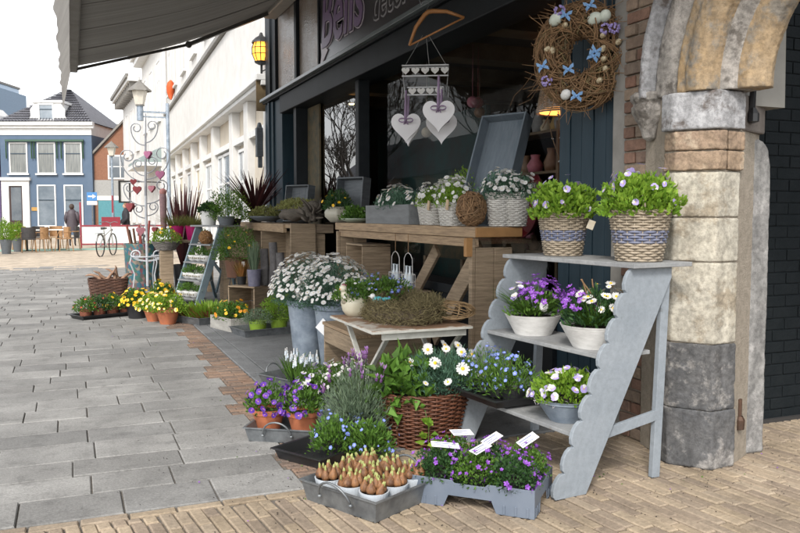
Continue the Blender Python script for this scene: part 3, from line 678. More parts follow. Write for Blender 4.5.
b=MB(); b.box(-.20,.0,Y1-12.2,.0,-.16,.06); b.build('cassette',mat('cassette',(.34,.31,.27),(.28,.26,.23),rough=.5),aw,bevel=.02)
b=MB(); b.bar((-.15,-.25,-.12),(-1.35,-.18,-.68),.09,.05); b.bar((-1.35,-.18,-.68),(-2.88,-.30,-1.16),.045,.035); b.sphere((-1.35,-.18,-.68),.05); b.build('folding_arm',mat('arm_metal',(.10,.095,.085),(.08,.075,.07),rough=.5,metal=.4),aw)

# ============================================================ DISPLAY FURNITURE
def rnd_plant(name,x,y,z,lab,cat,group=None,rz=0): return thing(name,(x,y,z),lab,cat,group,rz)
# --- grey scalloped flower stand: runs along the wall, steps face the street
ST=R(-3)   # the long side runs nearly parallel to the facade
SA=R(5.5)
stand=thing('stepped_flower_stand',(2.0,2.97,0),'grey painted stepped flower stand with scalloped side boards','flower stand',rz=SA)
# local x = from the front foot towards the wall, local y = along the wall (0 near end .. .98 far end)
def scallop_side():
    P=[]; f0=Vector((.0,.0)); f1=Vector((.46,1.045)) ; n=9
    d=(f1-f0)/n; nrm=Vector((-d.y,d.x)).normalized(); out=[]
    for i in range(n):
        c=f0+d*(i+.5); r=d.length/2
        for k in range(7):
            a=PI*(k+.0)/6; 
            if k==6: continue
            out.append(c-d.normalized()*r*math.cos(a)+nrm*r*.55*math.sin(a))
    out.append(f1); out+= [Vector((.70,1.045)),Vector((.70,.99)),Vector((.18,.0))]
    return [(p.x,p.y) for p in out]
for y in (0,.955):
    b=MB(); b.prism(scallop_side(),y,y+.022,'Y'); b.build('side_board',M_grey,stand,bevel=.003)
    b=MB(); b.bar((.645,y+.035,0),(.69,y+.035,1.04),.028,.05,up=(1,0,0)); b.build('rear_post',M_grey,stand,bevel=.002)
    b=MB(); b.bar((.19,y+.03,.245),(.66,y+.03,.315),.02,.05); b.build('brace',M_grey,stand,bevel=.002)
b=MB(); b.box(.42,.80,-.035,1.02,1.045,1.067); b.build('top_shelf',M_greyw,stand,bevel=.003)
for x0,z in ((.27,.64),(.125,.285)):
    b=MB(); b.box(x0,x0+.32,.024,.953,z-.02,z); b.build('shelf',M_greyw,stand,bevel=.003)
def sl(x,y,z): # stand local -> world
    c,s_=math.cos(SA),math.sin(SA); return (2.0+c*x-s_*y,2.97+s_*x+c*y,z)

def viola_basket(px,py,pz,s,lab):
    t=thing('willow_basket',(px,py,pz),lab,'basket','willow baskets of lilac violas on the stand')
    wicker(t,[M_willow,M_willowb],.098*s,.098*s,.135*s,.135*s,.225*s,19,22,band=(.38,.62),sr=1.1)
    b=MB(); pts=[(.13*s*math.cos(a),0.0,.23*s+.085*s*math.sin(a)) for a in [PI*i/10 for i in range(11)]]; b.tube(pts,.006,6); o=b.build('handle',M_willow,t,rot=(0,0,R(60)))
    leaves(t,G_fresh,2100*1,.175*s,.165*s,.165*s,.235*s,L=.031,Wd=.024,fill=.55,up=.9,clump=.35,lo=-.18)
    blossoms(t,F_pansyl,spread(26,.18*s,.17*s,.20*s,.24*s,.1,.08),1.3,'viola_bloom',up=-.2)
    b=MB(); b.box(-.022,.022,-.001,.001,0,.05); b.build('price_tag',mat('tag_card',(.75,.72,.62),(.55,.42,.25)),t,loc=(.07*s,-.145*s,.15*s),rot=(.2,.3,0)) if s<1.05 else None
    return t
viola_basket(*sl(.62,.72,1.068),1.0,'willow basket with blue band and price tag, left one on the stand top')
viola_basket(*sl(.61,.13,1.068),1.07,'willow basket with blue band, right one at the near end of the stand top')

# bowls on the middle shelf
def bowl(name,x,y,z,rb,rt,h,m,lab,cat,group=None):
    t=thing(name,(x,y,z),lab,cat,group); smoothify(pot(t,m,rb,rt,h,name='bowl',seg=40)); return t
t=bowl('planted_bowl',*sl(.41,.71,.641),.10,.158,.112,M_wash,'white bowl of purple bellflowers and a white egg, left one on the middle shelf','bowl','white bowls on the middle shelf')
blades(t,G_mid,150,.15,.15,.16,.11,w=.008,spread_=1.0,hv=.5)
leaves(t,G_mid,500,.15,.13,.14,.11,L=.03,Wd=.016,up=.8)
blossoms(t,F_camp,[(p+Vector((.02,-.04,.02)),n) for p,n in spread(95,.13,.11,.15,.14,.2,.15)],1.15,'bellflower')
blossoms(t,F_pansyw,[(p+Vector((-.07,.03,.03)),n) for p,n in spread(16,.08,.09,.13,.12,.1)],1.25,'viola_bloom')
b=MB(); b.sphere((-.01,-.12,.165),.024,seg=14,rings=10,sz=1.3); b.build('egg',M_white,t,smooth=True)
t=bowl('planted_bowl',*sl(.41,.22,.641),.105,.17,.115,M_wash,'white bowl of white daisies and purple bellflowers, right one on the middle shelf','bowl','white bowls on the middle shelf')
blades(t,G_mid,150,.13,.13,.15,.11,w=.009,spread_=.8,hv=.5)
leaves(t,G_dark,700,.15,.14,.17,.11,L=.035,Wd=.014,up=.8)
blossoms(t,F_daisy,[(p+Vector((.05,0,.03)),n) for p,n in spread(46,.14,.14,.17,.12,.1,.12)],1.3,'daisy')
blossoms(t,F_camp,[(p+Vector((-.08,.03,0)),n) for p,n in spread(60,.09,.10,.15,.14,.2,.15)],1.1,'bellflower')
b=MB()
for i in range(3): b.tube([(rnd(-.03,.0),0,.12),(rnd(-.05,.02),0,.22),(rnd(-.09,-.02),rnd(-.02,.02),.34)],.0035,5)
b.build('twig',M_twig,t)
t=bowl('planted_bowl',*sl(.26,.245,.286),.08,.16,.115,M_zincd,'round zinc bowl of lilac violas on the lowest shelf','bowl')
leaves(t,G_fresh,1000,.17,.16,.13,.105,L=.03,Wd=.018,up=.8)
blossoms(t,F_pansyw,spread(24,.17,.16,.15,.11,.1),1.3,'viola_bloom',up=.1)
blossoms(t,F_pansyl,spread(18,.17,.16,.155,.11,.1),1.25,'viola_bloom',up=.1)
b=MB()
for i in range(60):
    a=rnd(0,2*PI); r=.13; p=[Vector((r*math.cos(a),r*math.sin(a),.10))]
    for j in range(3): p.append(p[-1]+Vector((rnd(-.03,.03),rnd(-.03,.03),rnd(-.012,.014))))
    b.tube(p,.0012,3)
b.build('wool_strands',mat('wool_strand',(.45,.42,.43),(.35,.33,.35)),t)
# black tray of blue lobelia on the lower shelf far end
TR_G='trays of plants'
def tray(name,x,y,z,lx,ly,h,fl,m,lab,rz=0,handles=None,group=None,th=.004,lip=.008):
    t=thing(name,(x,y,z),lab,'tray',group,rz); b=MB()
    o=[(-lx/2,-ly/2),(lx/2,-ly/2),(lx/2,ly/2),(-lx/2,ly/2)]; g=1+fl
    v=[(px*1,py*1,0) for px,py in o]+[(px+fl*(1 if px>0 else -1),py+fl*(1 if py>0 else -1),h) for px,py in o]
    v+=[(px+(fl+lip)*(1 if px>0 else -1),py+(fl+lip)*(1 if py>0 else -1),h) for px,py in o]
    v+=[(px+(fl-th)*(1 if px>0 else -1),py+(fl-th)*(1 if py>0 else -1),h-.001) for px,py in o]
    v+=[(px-th*(1 if px>0 else -1),py-th*(1 if py>0 else -1),th) for px,py in o]
    v+=[(px+(fl+lip)*(1 if px>0 else -1),py+(fl+lip)*(1 if py>0 else -1),h-.006) for px,py in o]
    f=[(3,2,1,0),(16,17,18,19)]
    for i in range(4):
        j=(i+1)%4; f+=[(i,j,4+j,4+i),(4+i,4+j,20+j,20+i),(20+i,20+j,8+j,8+i),(8+i,8+j,12+j,12+i),(12+i,12+j,16+j,16+i)]
    b.add(v,f); b.build('tray_body',m,t)
    if handles:
        for sg in (-1,1):
            b=MB(); pts=[]; w=handles
            for i in range(13):
                a=PI*i/12; pts.append((sg*(lx/2+fl+lip+.004+.03*math.sin(a)),-w/2*math.cos(a),h*.55+ .085*math.sin(a)))
            b.tube(pts,.0055,7); b.sphere(pts[0],.010); b.sphere(pts[-1],.010); b.build('handle',m,t,smooth=True)
    return t
x,y,z=sl(.20,.74,.31)
t=tray('black_tray',x,y,.30,.30,.40,.045,.02,M_black,'black plastic tray on the lower shelf under blue lobelia',rz=SA,lip=.015)
for i in range(3):
  q=sl(.20,.60+.14*i,.31)
  p_=thing('lobelia_pot',(q[0],q[1],.312),'lobelia pot with small blue flowers %s in the black tray on the stand'%('nearest the camera','in the middle','farthest from the camera')[i] if 0 else 'blue lobelia pot %s of the black tray on the stand'%('at the near end','in the middle','at the far end')[i],'potted plant','blue lobelia pots in the black tray')
  pot(p_,M_black,.055,.07,.07)
  leaves(p_,G_mid,1100,.155,.125,.17,.06,L=.026,Wd=.006,up=.9,lo=-.15,fill=.7)
  blossoms(p_,F_blue,spread(46,.15,.12,.18,.07,.0,.15),1.25,'lobelia_bloom',up=.1)

# --- long plank table against the shop window
tb=thing('plank_table',(2.62,4.9,0),'long rough plank table with thick board legs under the shop window','table')
def tp(n,x0,x1,y0,y1,z0,z1,m,M=None,bev=.004):
    b=MB(); b.box(x0,x1,y0,y1,z0,z1); return b.build(n,m,tb,bevel=bev)
for i in range(2): tp('top_plank',-.02+.19*i,.165+.19*i,0.0,3.16,1.135,1.21,M_woodY)
tp('front_rail',.0,.03,.03,3.1,1.065,1.132,M_woodY); tp('end_block',-.016,.36,-.012,-.001,1.137,1.205,mat('fresh_end_grain',(.36,.19,.07),(.27,.14,.05),scale=9,bump=.2))
tp('peg_block',-.075,-.022,.02,.06,1.0,1.132,mat('fresh_end_grain',(.36,.19,.07)))
for y in (.02,3.05):
    for i in range(2): tp('leg_board',.0+.15*i,.146+.15*i,y,y+.045,0,1.062,M_wood)
    tp('leg_edge',-.03,-.002,y,y+.05,0,1.12,M_wood)
b=MB(); b.bar((.20,.30,1.05),(.20,1.15,.25),.03,.16,up=(0,0,1)); b.build('diagonal_brace',M_wood,tb,bevel=.004)
b=MB(); b.bar((.26,1.2,1.0),(.26,2.0,.3),.03,.12); b.build('diagonal_brace',M_wood,tb,bevel=.004)
# upright crates under the table, seen in shade
def crate(name,x,y,z,lx,ly,h,m,lab,rz=0,open_='-X',n=3,group=None):
    """slatted crate, open to local -X"""
    t=thing(name,(x,y,z),lab,'crate',group,rz); w=.018
    for (nm,bx) in (('bottom',[(-lx/2,lx/2,-ly/2,ly/2,0,w)]),('top',[(-lx/2,lx/2,-ly/2,ly/2,h-w,h)]),
                    ('side',[(-lx/2,lx/2,-ly/2,-ly/2+w,w+.002+k*(h-2*w)/n,w+(k+1)*(h-2*w)/n-.008) for k in range(n)]),
                    ('side',[(-lx/2,lx/2,ly/2-w,ly/2,w+.002+k*(h-2*w)/n,w+(k+1)*(h-2*w)/n-.008) for k in range(n)]),
                    ('back',[(lx/2-w,lx/2,-ly/2+w,ly/2-w,w+.002+k*(h-2*w)/n,w+(k+1)*(h-2*w)/n-.008) for k in range(n)])):
        b=MB(); [b.box(*q) for q in bx]; b.build(nm,m,t,bevel=.003)
    return t
crate('wooden_crate',2.80,7.6,.0,.30,.5,1.0,M_wood,'tall weathered crate standing under the far end of the plank table',n=2)
crate('wooden_crate',2.80,6.6,.0,.3,.45,.62,M_wood,'low weathered crate standing under the middle of the plank table',n=3)
# far crate table
tb2=thing('crate_table',(2.55,9.5,0),'second rough wooden table of stacked boards beyond the plank table','table')
b=MB(); b.box(0,.45,0.05,3.6,1.12,1.17); b.build('top_plank',M_woodY,tb2,bevel=.004)
b=MB(); b.box(-.03,.02,.5,3.6,1.06,1.165); b.build('front_rail',M_woodY,tb2,bevel=.004)
b=MB(); b.box(-.06,.26,.0,.04,.62,1.18); b.box(-.06,.26,.0,.04,.25,.615); b.build('end_board',M_wood,tb2,bevel=.004)
b=MB(); b.box(.262,.5,.02,.05,1.06,1.17); b.build('end_rail',M_woodX,tb2,bevel=.004)
for y in (.06,1.9,3.5): b=MB(); b.box(.0,.40,y,y+.04,0,1.05); b.build('leg_board',M_wood,tb2,bevel=.004)
b=MB(); b.box(.36,.40,.1,3.4,.5,1.05); b.build('back_board',M_wood,tb2)

# ---- items on the plank table ----
TZ=1.211
def pot_rect(name,x,y,z,lx,ly,h,m,lab,cat,fl=.0,rz=0,group=None):
    t=thing(name,(x,y,z),lab,cat,group,rz); b=MB(); w=.012
    for q in ((-lx/2,lx/2,-ly/2,-ly/2+w,0,h),(-lx/2,lx/2,ly/2-w,ly/2,0,h),(-lx/2,-lx/2+w,-ly/2+w,ly/2-w,0,h),(lx/2-w,lx/2,-ly/2+w,ly/2-w,0,h)): b.box(*q)
    b.build('box',m,t,bevel=.003); b=MB(); b.box(-lx/2+w,lx/2-w,-ly/2+w,ly/2-w,.005,h*.8); b.build('soil',M_soil,t); return t
M_gbox=mat('greywash_box',(.17,.18,.185),(.125,.13,.135),rough=.7,scale=5,stretch=(6,.8,4),bump=.15)
t=pot_rect('wooden_planter',2.74,6.62,TZ,.26,1.05,.17,M_gbox,'long grey wooden planter of marguerites on the plank table','planter')
leaves(t,G_blue,2600,.15,.42,.17,.14,L=.03,Wd=.008,up=.8,lo=-.1,fill=.65)
blossoms(t,F_daisyw,[(p,n) for p,n in spread(75,.17,.46,.20,.15,.05)],1.3,'daisy',up=.2)
for (yy,rx,ry,lab) in ((5.88,.12,.165,'wide white wicker basket of small white flowers beside the grey planter'),(5.34,.10,.12,'small white wicker basket of white flowers with a wooden tag on its rim')):
    t=thing('white_basket',(2.76 if yy>5.5 else 2.66,yy,TZ),lab,'basket','white wicker baskets on the plank table')
    wicker(t,[M_willoww],rx*.8,ry*.85,rx,ry,.165,13,18,sup=4)
    leaves(t,G_fresh,1500,rx*1.25,ry*1.25,.15,.15,L=.026,Wd=.008,up=.9,lo=-.1,fill=.65)
    blossoms(t,F_small,spread(95,rx*1.35,ry*1.35,.21,.16,.05,.12),1.5,'blossom',up=.2)
    b=MB(); b.box(-.004,.004,-.018,.018,-.03,.045); b.build('wooden_tag',mat('tag_wood',(.5,.38,.24),(.42,.31,.2)),t,loc=(-rx-.006,-ry*.8,.15),rot=(.2,0,0))
# tall white baskets by the stand
for i,(xx,yy,lab) in enumerate(((2.85,4.98,'tall white wicker basket of white flowers at the near corner of the table'),(2.94,4.93,'tall white wicker basket partly hidden behind the viola basket'))):
    t=thing('white_basket',(xx,yy,TZ),lab,'basket','tall white baskets at the table end')
    wicker(t,[M_willoww],.075,.075,.105,.105,.23,17,18)
    leaves(t,G_blue,1300,.15,.15,.15,.22,L=.028,Wd=.009,up=.7,lo=-.2,fill=.6)
    blossoms(t,F_small,spread(75,.16,.16,.18,.23,.0,.12),1.45,'blossom',up=.2)
# vine ball
def twig_ball(t,r,n,th=.004,m=M_twig,c=(0,0,0),name='twigs',sz=1):
    b=MB()
    for i in range(n):
        ax=Vector((rnd(-1,1),rnd(-1,1),rnd(-1,1))).normalized(); u=ax.orthogonal().normalized(); w=ax.cross(u); rr=r*rnd(.82,1.04)
        a0=rnd(0,6); L_=rnd(1.8,5.2); pts=[]
        for k in range(12):
            a=a0+L_*k/11; p=u*math.cos(a)*rr+w*math.sin(a)*rr+ax*rnd(-.012,.012); pts.append((p.x+c[0],p.y+c[1],p.z*sz+c[2]))
        b.tube(pts,th*rnd(.6,1.2),4)
    return b.build(name,m,t)
t=thing('vine_ball',(2.66,5.06,TZ+.125),'large tangled brown vine ball between the white baskets on the table','vine ball'); twig_ball(t,.11,120,.0045,sz=1.15)
# light green shrub behind
t=thing('potted_shrub',(2.93,5.75,TZ),'bushy yellow green potted plant behind the white baskets','potted plant')
pot(t,M_terra,.07,.09,.15); leaves(t,G_fresh,2600,.17,.27,.25,.17,L=.022,Wd=.012,up=.8,lo=-.2,fill=.7,clump=.4)
# leaning grey boxes
def leaning_box(x,y,z,w,h,d,lean,rz,lab,m=M_greycrate):
    """open shallow box standing on its short side, leaning back, open side towards local -X"""
    t=thing('shallow_box',(x,y,z),lab,'box','grey wooden boxes leaning on the window',rz)
    Mx=Matrix.Rotation(lean,4,'Y'); k=.014
    for nm,q in (('back_panel',(d-k,d,-w/2,w/2,0,h)),('side',(0,d-k,-w/2,-w/2+k,0,h)),('side',(0,d-k,w/2-k,w/2,0,h)),('side',(0,d-k,-w/2+k,w/2-k,h-k,h)),('side',(0,d-k,-w/2+k,w/2-k,0,k))):
        b=MB(); b.box(*q,M=Mx); 
        if nm=='back_panel':
            for j in range(1,4): b.box(d-k-.003,d-k,-w/2+w*j/4-.055,-w/2+w*j/4+.05,k,h-k,M=Mx)
        b.build(nm,m,t,bevel=.002)
leaning_box(2.82,5.30,TZ,.42,.94,.11,R(22),R(25),'large blue grey shallow wooden box leaning against the window, biggest of three',mat('bluegrey_crate',(.115,.145,.175),(.155,.185,.215),rough=.6,scale=7,stretch=(1,6,1),bump=.1))
leaning_box(2.80,8.28,TZ,.40,.50,.13,R(7),R(28),'middle sized dark grey box standing behind the pumpkin pot')
leaning_box(2.80,10.5,1.2,.45,.50,.13,R(7),R(28),'smallest dark grey box standing behind the driftwood planter')
# plate, pumpkin pot, driftwood, flat bowl
t=thing('plant_dish',(2.73,7.75,TZ),'pale green dish of low leafy plants at the far end of the plank table','dish')
b=MB(); b.lathe([(.0001,.0),(.09,0),(.17,.035),(.175,.045),(.16,.045),(.0001,.03)],32); b.build('dish',mat('celadon',(.33,.38,.30),(.27,.31,.25),rough=.4),t,smooth=True)
leaves(t,G_mid,800,.15,.15,.13,.03,L=.035,Wd=.02,up=.8); blossoms(t,F_small,spread(6,.14,.14,.14,.04,.2),1.1)
t=thing('pumpkin_pot',(2.70,8.28,TZ),'cream ribbed pot of small yellow flowers on the table','flower pot')
b=MB(); b.lathe([(.0001,0),(.08,0),(.14,.06),(.145,.11),(.11,.165),(.085,.17),(.08,.15),(.0001,.14)],48,mod=lambda a,z:1-.08*abs(math.cos(a*4))); b.build('pot',mat('cream_pot',(.42,.40,.33),(.35,.33,.27),rough=.45),t,smooth=True)
leaves(t,G_dark,900,.16,.16,.19,.15,L=.035,Wd=.014,up=.9,lo=-.1); blossoms(t,F_pansyy,spread(22,.16,.16,.15,.17,.0),1.1,up=0)
t=thing('driftwood_planter',(2.72,10.1,1.19),'hollow driftwood log planted with pale sedum rosettes','planter',rz=R(3))
b=MB(); pts=[(0,-.85+1.5*i/9,.10+.11*(1-i/9)**1.5+.02*math.sin(i*2)) for i in range(10)]; b.tube(pts,.1,10,rs=[.03,.07,.095,.10,.11,.11,.10,.09,.07,.04]); o=b.build('log',mat('driftwood',(.12,.10,.08),(.06,.05,.04),rough=.9,scale=6,stretch=(3,.6,3),bump=.8),t,smooth=True)
o=leaves(t,G_sedum,2200,.12,.72,.12,.17,L=.032,Wd=.02,up=1.0,lo=.0,fill=.5)
t=thing('flat_bowl',(2.66,11.55,1.19),'flat dark bowl of pale sedum at the far end of the crate table','bowl')
b=MB(); b.lathe([(.0001,0),(.12,0),(.24,.06),(.25,.08),(.22,.08),(.0001,.05)],32); b.build('bowl',M_greycrate,t,smooth=True)
leaves(t,G_sedum,1200,.23,.23,.15,.06,L=.035,Wd=.02,up=1.0)
t=thing('cordyline',(2.66,12.3,1.17),'dark red spiky cordyline in a black pot on the far table end','potted plant')
pot(t,M_black,.09,.13,.18); blades(t,G_red,75,.5,.5,.72,.15,w=.035,spread_=.95,curve=.15,hv=.3,seg=4,r0=.06)
t=thing('driftwood_root',(2.66,9.15,TZ-.03),'gnarled driftwood root between the log planter and the ribbed pot','driftwood')
b=MB()
for i in range(14):
    p=[Vector((rnd(-.05,.05),rnd(-.1,.1),.05))]; d=Vector((rnd(-.4,.4),rnd(-1,1),rnd(.0,.7))).normalized()
    for j in range(5): p.append(p[-1]+d*.06+Vector((rnd(-.03,.03),rnd(-.03,.03),rnd(-.02,.02))))
    b.tube(p,.02,6,rs=[.035,.03,.025,.018,.012,.005])
b.build('root',mat('driftwood',(.12,.10,.08)),t,smooth=True)

# ---- hanging things ----
hg=thing('coat_hanger',(2.72,5.95,2.93),'wooden coat hanger hanging from the fascia and carrying a metal hook rack','hanger',rz=R(-35)); hg.rotation_euler=(0,R(-24),R(-35)); hg.scale=(1.15,1.15,1.3)
M_hang=mat('hanger_wood',(.42,.19,.06),(.34,.15,.05),rough=.45,scale=5)
b=MB(); p=[(-.21,0,-.19),(-.10,0,-.045),(-.03,0,.0),(.0,0,.01),(.03,0,.0),(.10,0,-.03),(.21,0,-.085)]; 
b=MB(); b.tube([(-.215,0,-.13),(-.12,0,-.045),(-.03,0,-.002),(0,0,.005),(.03,0,-.002),(.12,0,-.045),(.215,0,-.13)],.013,8,rs=[.009,.013,.015,.016,.015,.013,.009]); b.build('shoulders',M_hang,hg,smooth=True)
b=MB(); b.tube([(-.21,0,-.13),(.21,0,-.13)],.006,8); b.build('bar',M_hang,hg,smooth=True)
b=MB(); b.tube([(0,0,0)]+[(.025*math.sin(a),0,.05-.025*math.cos(a)) for a in [PI*1.4*i/10 for i in range(11)]]+[(-.02,0,.13)],.0022,5); b.build('hook',M_zinc,hg)
M_wire=mat('grey_metal_rack',(.30,.30,.30),(.40,.40,.40),rough=.5,metal=.5,scale=20)
def heart(s,n=28,k=1.0):
    return [(s*.0155*(16*math.sin(t)**3)*1.02,s*.0155*k*(13*math.cos(t)-5*math.cos(2*t)-2*math.cos(3*t)-math.cos(4*t))) for t in [2*PI*i/n for i in range(n)]]
rk=thing('hook_rack',(2.72,6.0,2.48),'grey metal hook rack with two rows of little hearts hanging by cords','rack',rz=R(-28))
b=MB()
for x in (-.17,0.03,.17): b.tube([(x*.15,0,.28),(x,0,.035)],.002,4)
b.build('cord',M_wire,rk)
for z,w,y in ((.03,.19,-.05),(-.055,.19,-.05),(.03,.19,.05),(-.14,.15,0),(-.20,.15,0)): 
    b=MB(); b.bar((-w,y,z),(w,y,z),.010,.010); b.build('rail',M_wire,rk)
b=MB()
for x in (-.19,.19): b.bar((x,-.05,.03),(x,.05,.03),.006,.006); b.tube([(x,0,.03),(x*.9,0,-.2)],.003,4)
b.build('frame',M_wire,rk)
for z,w,y,n in ((-.012,.16,-.05,5),(-.17,.11,0,4)):
    for i in range(n): 
        x=-w+2*w*i/(n-1); b=MB(); b.prism(heart(.13),-.004,.004,'Y'); b.build('small_heart',M_wash,rk,loc=(x,y,z),bevel=.002)
for x in (-.19,-.17,.15,.19):
    b=MB(); b.tube([(x,-.02,-.14),(x,-.03,-.22),(x,-.05,-.25),(x,-.08,-.235),(x,-.085,-.20)],.003,5); b.build('hook',M_wire,rk)
M_rib=mat('ribbon_lilac',(.30,.22,.33),(.24,.17,.27),rough=.7)
def hang_heart(x,y,z,s,rz,lab,tilt=0):
    t=thing('hanging_heart',(x,y,z),lab,'heart','white wooden hearts hanging from the rack',rz)
    b=MB(); b.prism(heart(s,40,1.12),-.009,.009,'Y'); b.build('heart',mat('heart_white',(.70,.69,.70),(.64,.63,.65),rough=.6,scale=3),t,bevel=.004,rot=(0,tilt,0))
    b=MB()
    for dx in (-.012,.0): b.tube([(dx,-.004,.03*s),(dx*.6,-.012,.12*s),(0,0,.30)],.009,4)
    b.build('ribbon',M_rib,t)
    b=MB()
    for sg in (-1,1):
        pts=[(0,-.022,.09*s)]+[(sg*(.03-.03*math.cos(a)),-.022-.004*i%2,.09*s+.018*math.sin(a)) for i,a in enumerate([2*PI*k/10 for k in range(1,10)])]+[(0,-.022,.09*s)]
        b.tube(pts,.005,4); b.tube([(0,-.022,.09*s),(sg*.018,-.024,.02*s)],.005,4)
    b.build('bow',M_rib,t)
hang_heart(2.66,6.27,2.05,.50,R(-25),'white wooden heart hanging at the left with a lilac cord')
hang_heart(2.71,6.33,2.02,.46,R(-62),'white wooden heart turned edgewise behind the left one')
hang_heart(2.68,5.66,2.08,.50,R(-30),'white wooden heart with a lilac bow hanging at the right in front')
hang_heart(2.80,5.86,2.01,.50,R(-20),'white wooden heart with a lilac bow hanging lowest behind at the right')
# big egg wreath on the near pilaster
wr=thing('egg_wreath',(2.87,4.05,2.25),'big twig wreath with blue ribbons and eggs hanging on the dark boarded pilaster','wreath',rz=R(-45))
def wreath(t,Rx,Rz,r,n,m,th=.0035,flat=False,ln=.8,name='twigs'):
    b=MB()
    for i in range(n):
        a0=rnd(0,2*PI); L_=rnd(.4,1.3)*ln; ph=rnd(0,2*PI); rr=r*math.sqrt(rnd(.1,1)); pts=[]; tw=rnd(-2,2); stray=rnd(-.25,.35)*r if random.random()<.35 else 0
        for k in range(7):
            a=a0+L_*k/6; p2=ph+tw*k/6; q=rr+stray*(k/6)**2; cx=(Rx+q*math.cos(p2)); cz=(Rz+q*math.cos(p2)); d=q*math.sin(p2)
            pts.append((cx*math.cos(a),cz*math.sin(a),d) if flat else (cx*math.cos(a),d,cz*math.sin(a)))
        b.tube(pts,th*rnd(.5,1.2),4)
    return b.build(name,m,t)
wreath(wr,.18,.215,.115,1250,M_twig,.0034); wreath(wr,.18,.215,.11,220,M_moss,.003,name='moss')
b=MB(); b.tube([(0,0,.27),(-.02,0,.48),(-.02,.0,.75)],.003,4); b.tube([(0.02,0,.27),(.03,0,.48),(.0,.0,.75)],.003,4); b.build('hanging_cord',M_twig,wr)
def onring(a,f=-.09,k=1): return (k*.20*math.cos(R(a)),f,k*.23*math.sin(R(a)))
M_eggb=mat('egg_pale',(.62,.66,.58),(.5,.55,.48),rough=.5,scale=10); M_eggs=mat('egg_speckled',(.55,.48,.33),(.25,.18,.1),rough=.5,scale=60)
for a,s_,k in ((128,.036,1.15),(62,.038,.95),(50,.034,1.15),(250,.03,1.1)):
    b=MB(); b.sphere((0,0,0),s_,seg=16,rings=10,sz=1.2); b.build('egg',M_eggb if a!=250 else M_white,wr,smooth=True,loc=onring(a,-.095,k),rot=(rnd(0,1),rnd(0,1.5),0))
for a,k in ((170,.95),(172,.8),(30,.8),(5,.7),(345,.75),(10,1.15),(330,.9),(310,.95),(120,.85)):
    b=MB(); b.sphere((0,0,0),.018,seg=12,rings=8,sz=1.25); b.build('quail_egg',M_eggs,wr,smooth=True,loc=onring(a,-.10,k),rot=(rnd(0,1),rnd(0,1.5),0))
M_ribb=mat('ribbon_blue',(.24,.42,.68),(.18,.34,.6),rough=.5)
for a,k in ((112,1.05),(75,1.2),(195,1.1),(268,1.1),(345,.45),(235,.5),(0,.5)):
    b=MB()
    for sg in (-1,1):
        for ph in (-.5,.6): 
            vs=[(0,0,-.008),(0,0,.008)]+[(sg*l_*.032,-.014*math.sin(l_*PI),ph*.04*l_+w*.011) for l_ in (.5,1) for w in (-1,1)]
            b.add(vs,[(0,2,3,1),(2,4,5,3)])
    b.sphere((0,-.006,0),.009,seg=6,rings=4); b.build('blue_bow',M_ribb,wr,loc=onring(a,-.112,k),rot=(0,rnd(-.6,.6),0))
b=MB()
for i in range(130):
    a=rnd(0,2*PI); c=Vector((.2*math.cos(a),rnd(-.1,.0),.235*math.sin(a))); d=(Vector((math.cos(a),rnd(-.6,.2),math.sin(a)))+Vector((-math.sin(a),0,math.cos(a)))*rnd(-2,2)).normalized(); l_=rnd(.08,.2); b.tube([c,c+d*l_*.5+Vector((0,0,rnd(-.01,.01))),c+d*l_],.0022,4,rs=[.0026,.002,.001])
o=b.build('stray_twigs',M_twig,wr)
for a,k in ((118,1.25),(35,.95),(215,1.15),(28,1.15)):
    c=Vector(onring(a,-.105,k)); b=MB()
    for i in range(26):
        d=Vector((rnd(-1,1),rnd(-1,.1),rnd(-1,1))).normalized()*.03; b.sphere(c+d,.0075,seg=5,rings=4)
    b.build('flower_head',P_lilac,wr)

# ============================================================ GROUND DISPLAY, NEAR
# bulb tray
BT=R(27)
bt=tray('zinc_tray',1.235,3.32,0,.40,.42,.10,.02,M_zinc,'zinc tray with handles full of budding bulbs in white pots, nearest the camera',rz=BT,handles=.19)
M_bulb=mat('bulb_skin',(.26,.12,.045),(.09,.04,.018),rough=.6,bump=.3,scale=70,stretch=(1,1,.2)); M_tip=mat('bulb_tip',(.20,.30,.07),(.34,.28,.12),rough=.5)
def bulb_pot():
    t=thing('bulb_pot',(0,0,.008),'','flower pot','white pots of bulbs in the near zinc tray'); pot(t,mat('white_plastic',(.52,.56,.60),(.46,.5,.54),rough=.4),.046,.067,.098)
    pts=[(0,0)]+[(.037*math.cos(2*PI*i/7),.037*math.sin(2*PI*i/7)) for i in range(7)]
    for (x,y) in pts:
        b=MB(); s_=rnd(1.0,1.3); tx=rnd(-.35,.35)
        b.lathe([(.0001,0),(.016*s_,.004),(.021*s_,.018),(.017*s_,.032),(.009,.046),(.0065,.058)],10,0)
        b.lathe([(.0065,.052),(.0065,.058),(.004,.066),(.0001,.071)],7,1,c=(0,0,0)); b.lathe([(.0001,.04),(.0055,.052),(.003,.068),(.0001,.072)],6,1,c=(.005,.003,0))
        b.build('bulb',[M_bulb,M_tip],t,smooth=True,loc=(x+rnd(-.004,.004),y+rnd(-.006,.006),.080+rnd(0,.02)+.012*(1-math.hypot(x,y)/.037)),rot=(rnd(-.35,.35),tx,rnd(0,6)))
    return t
proto=bulb_pot(); spots=[(i,j) for j in range(3) for i in range(3)]
nm={0:'near',1:'middle',2:'far'}; nx={0:'left',1:'centre',2:'right'}
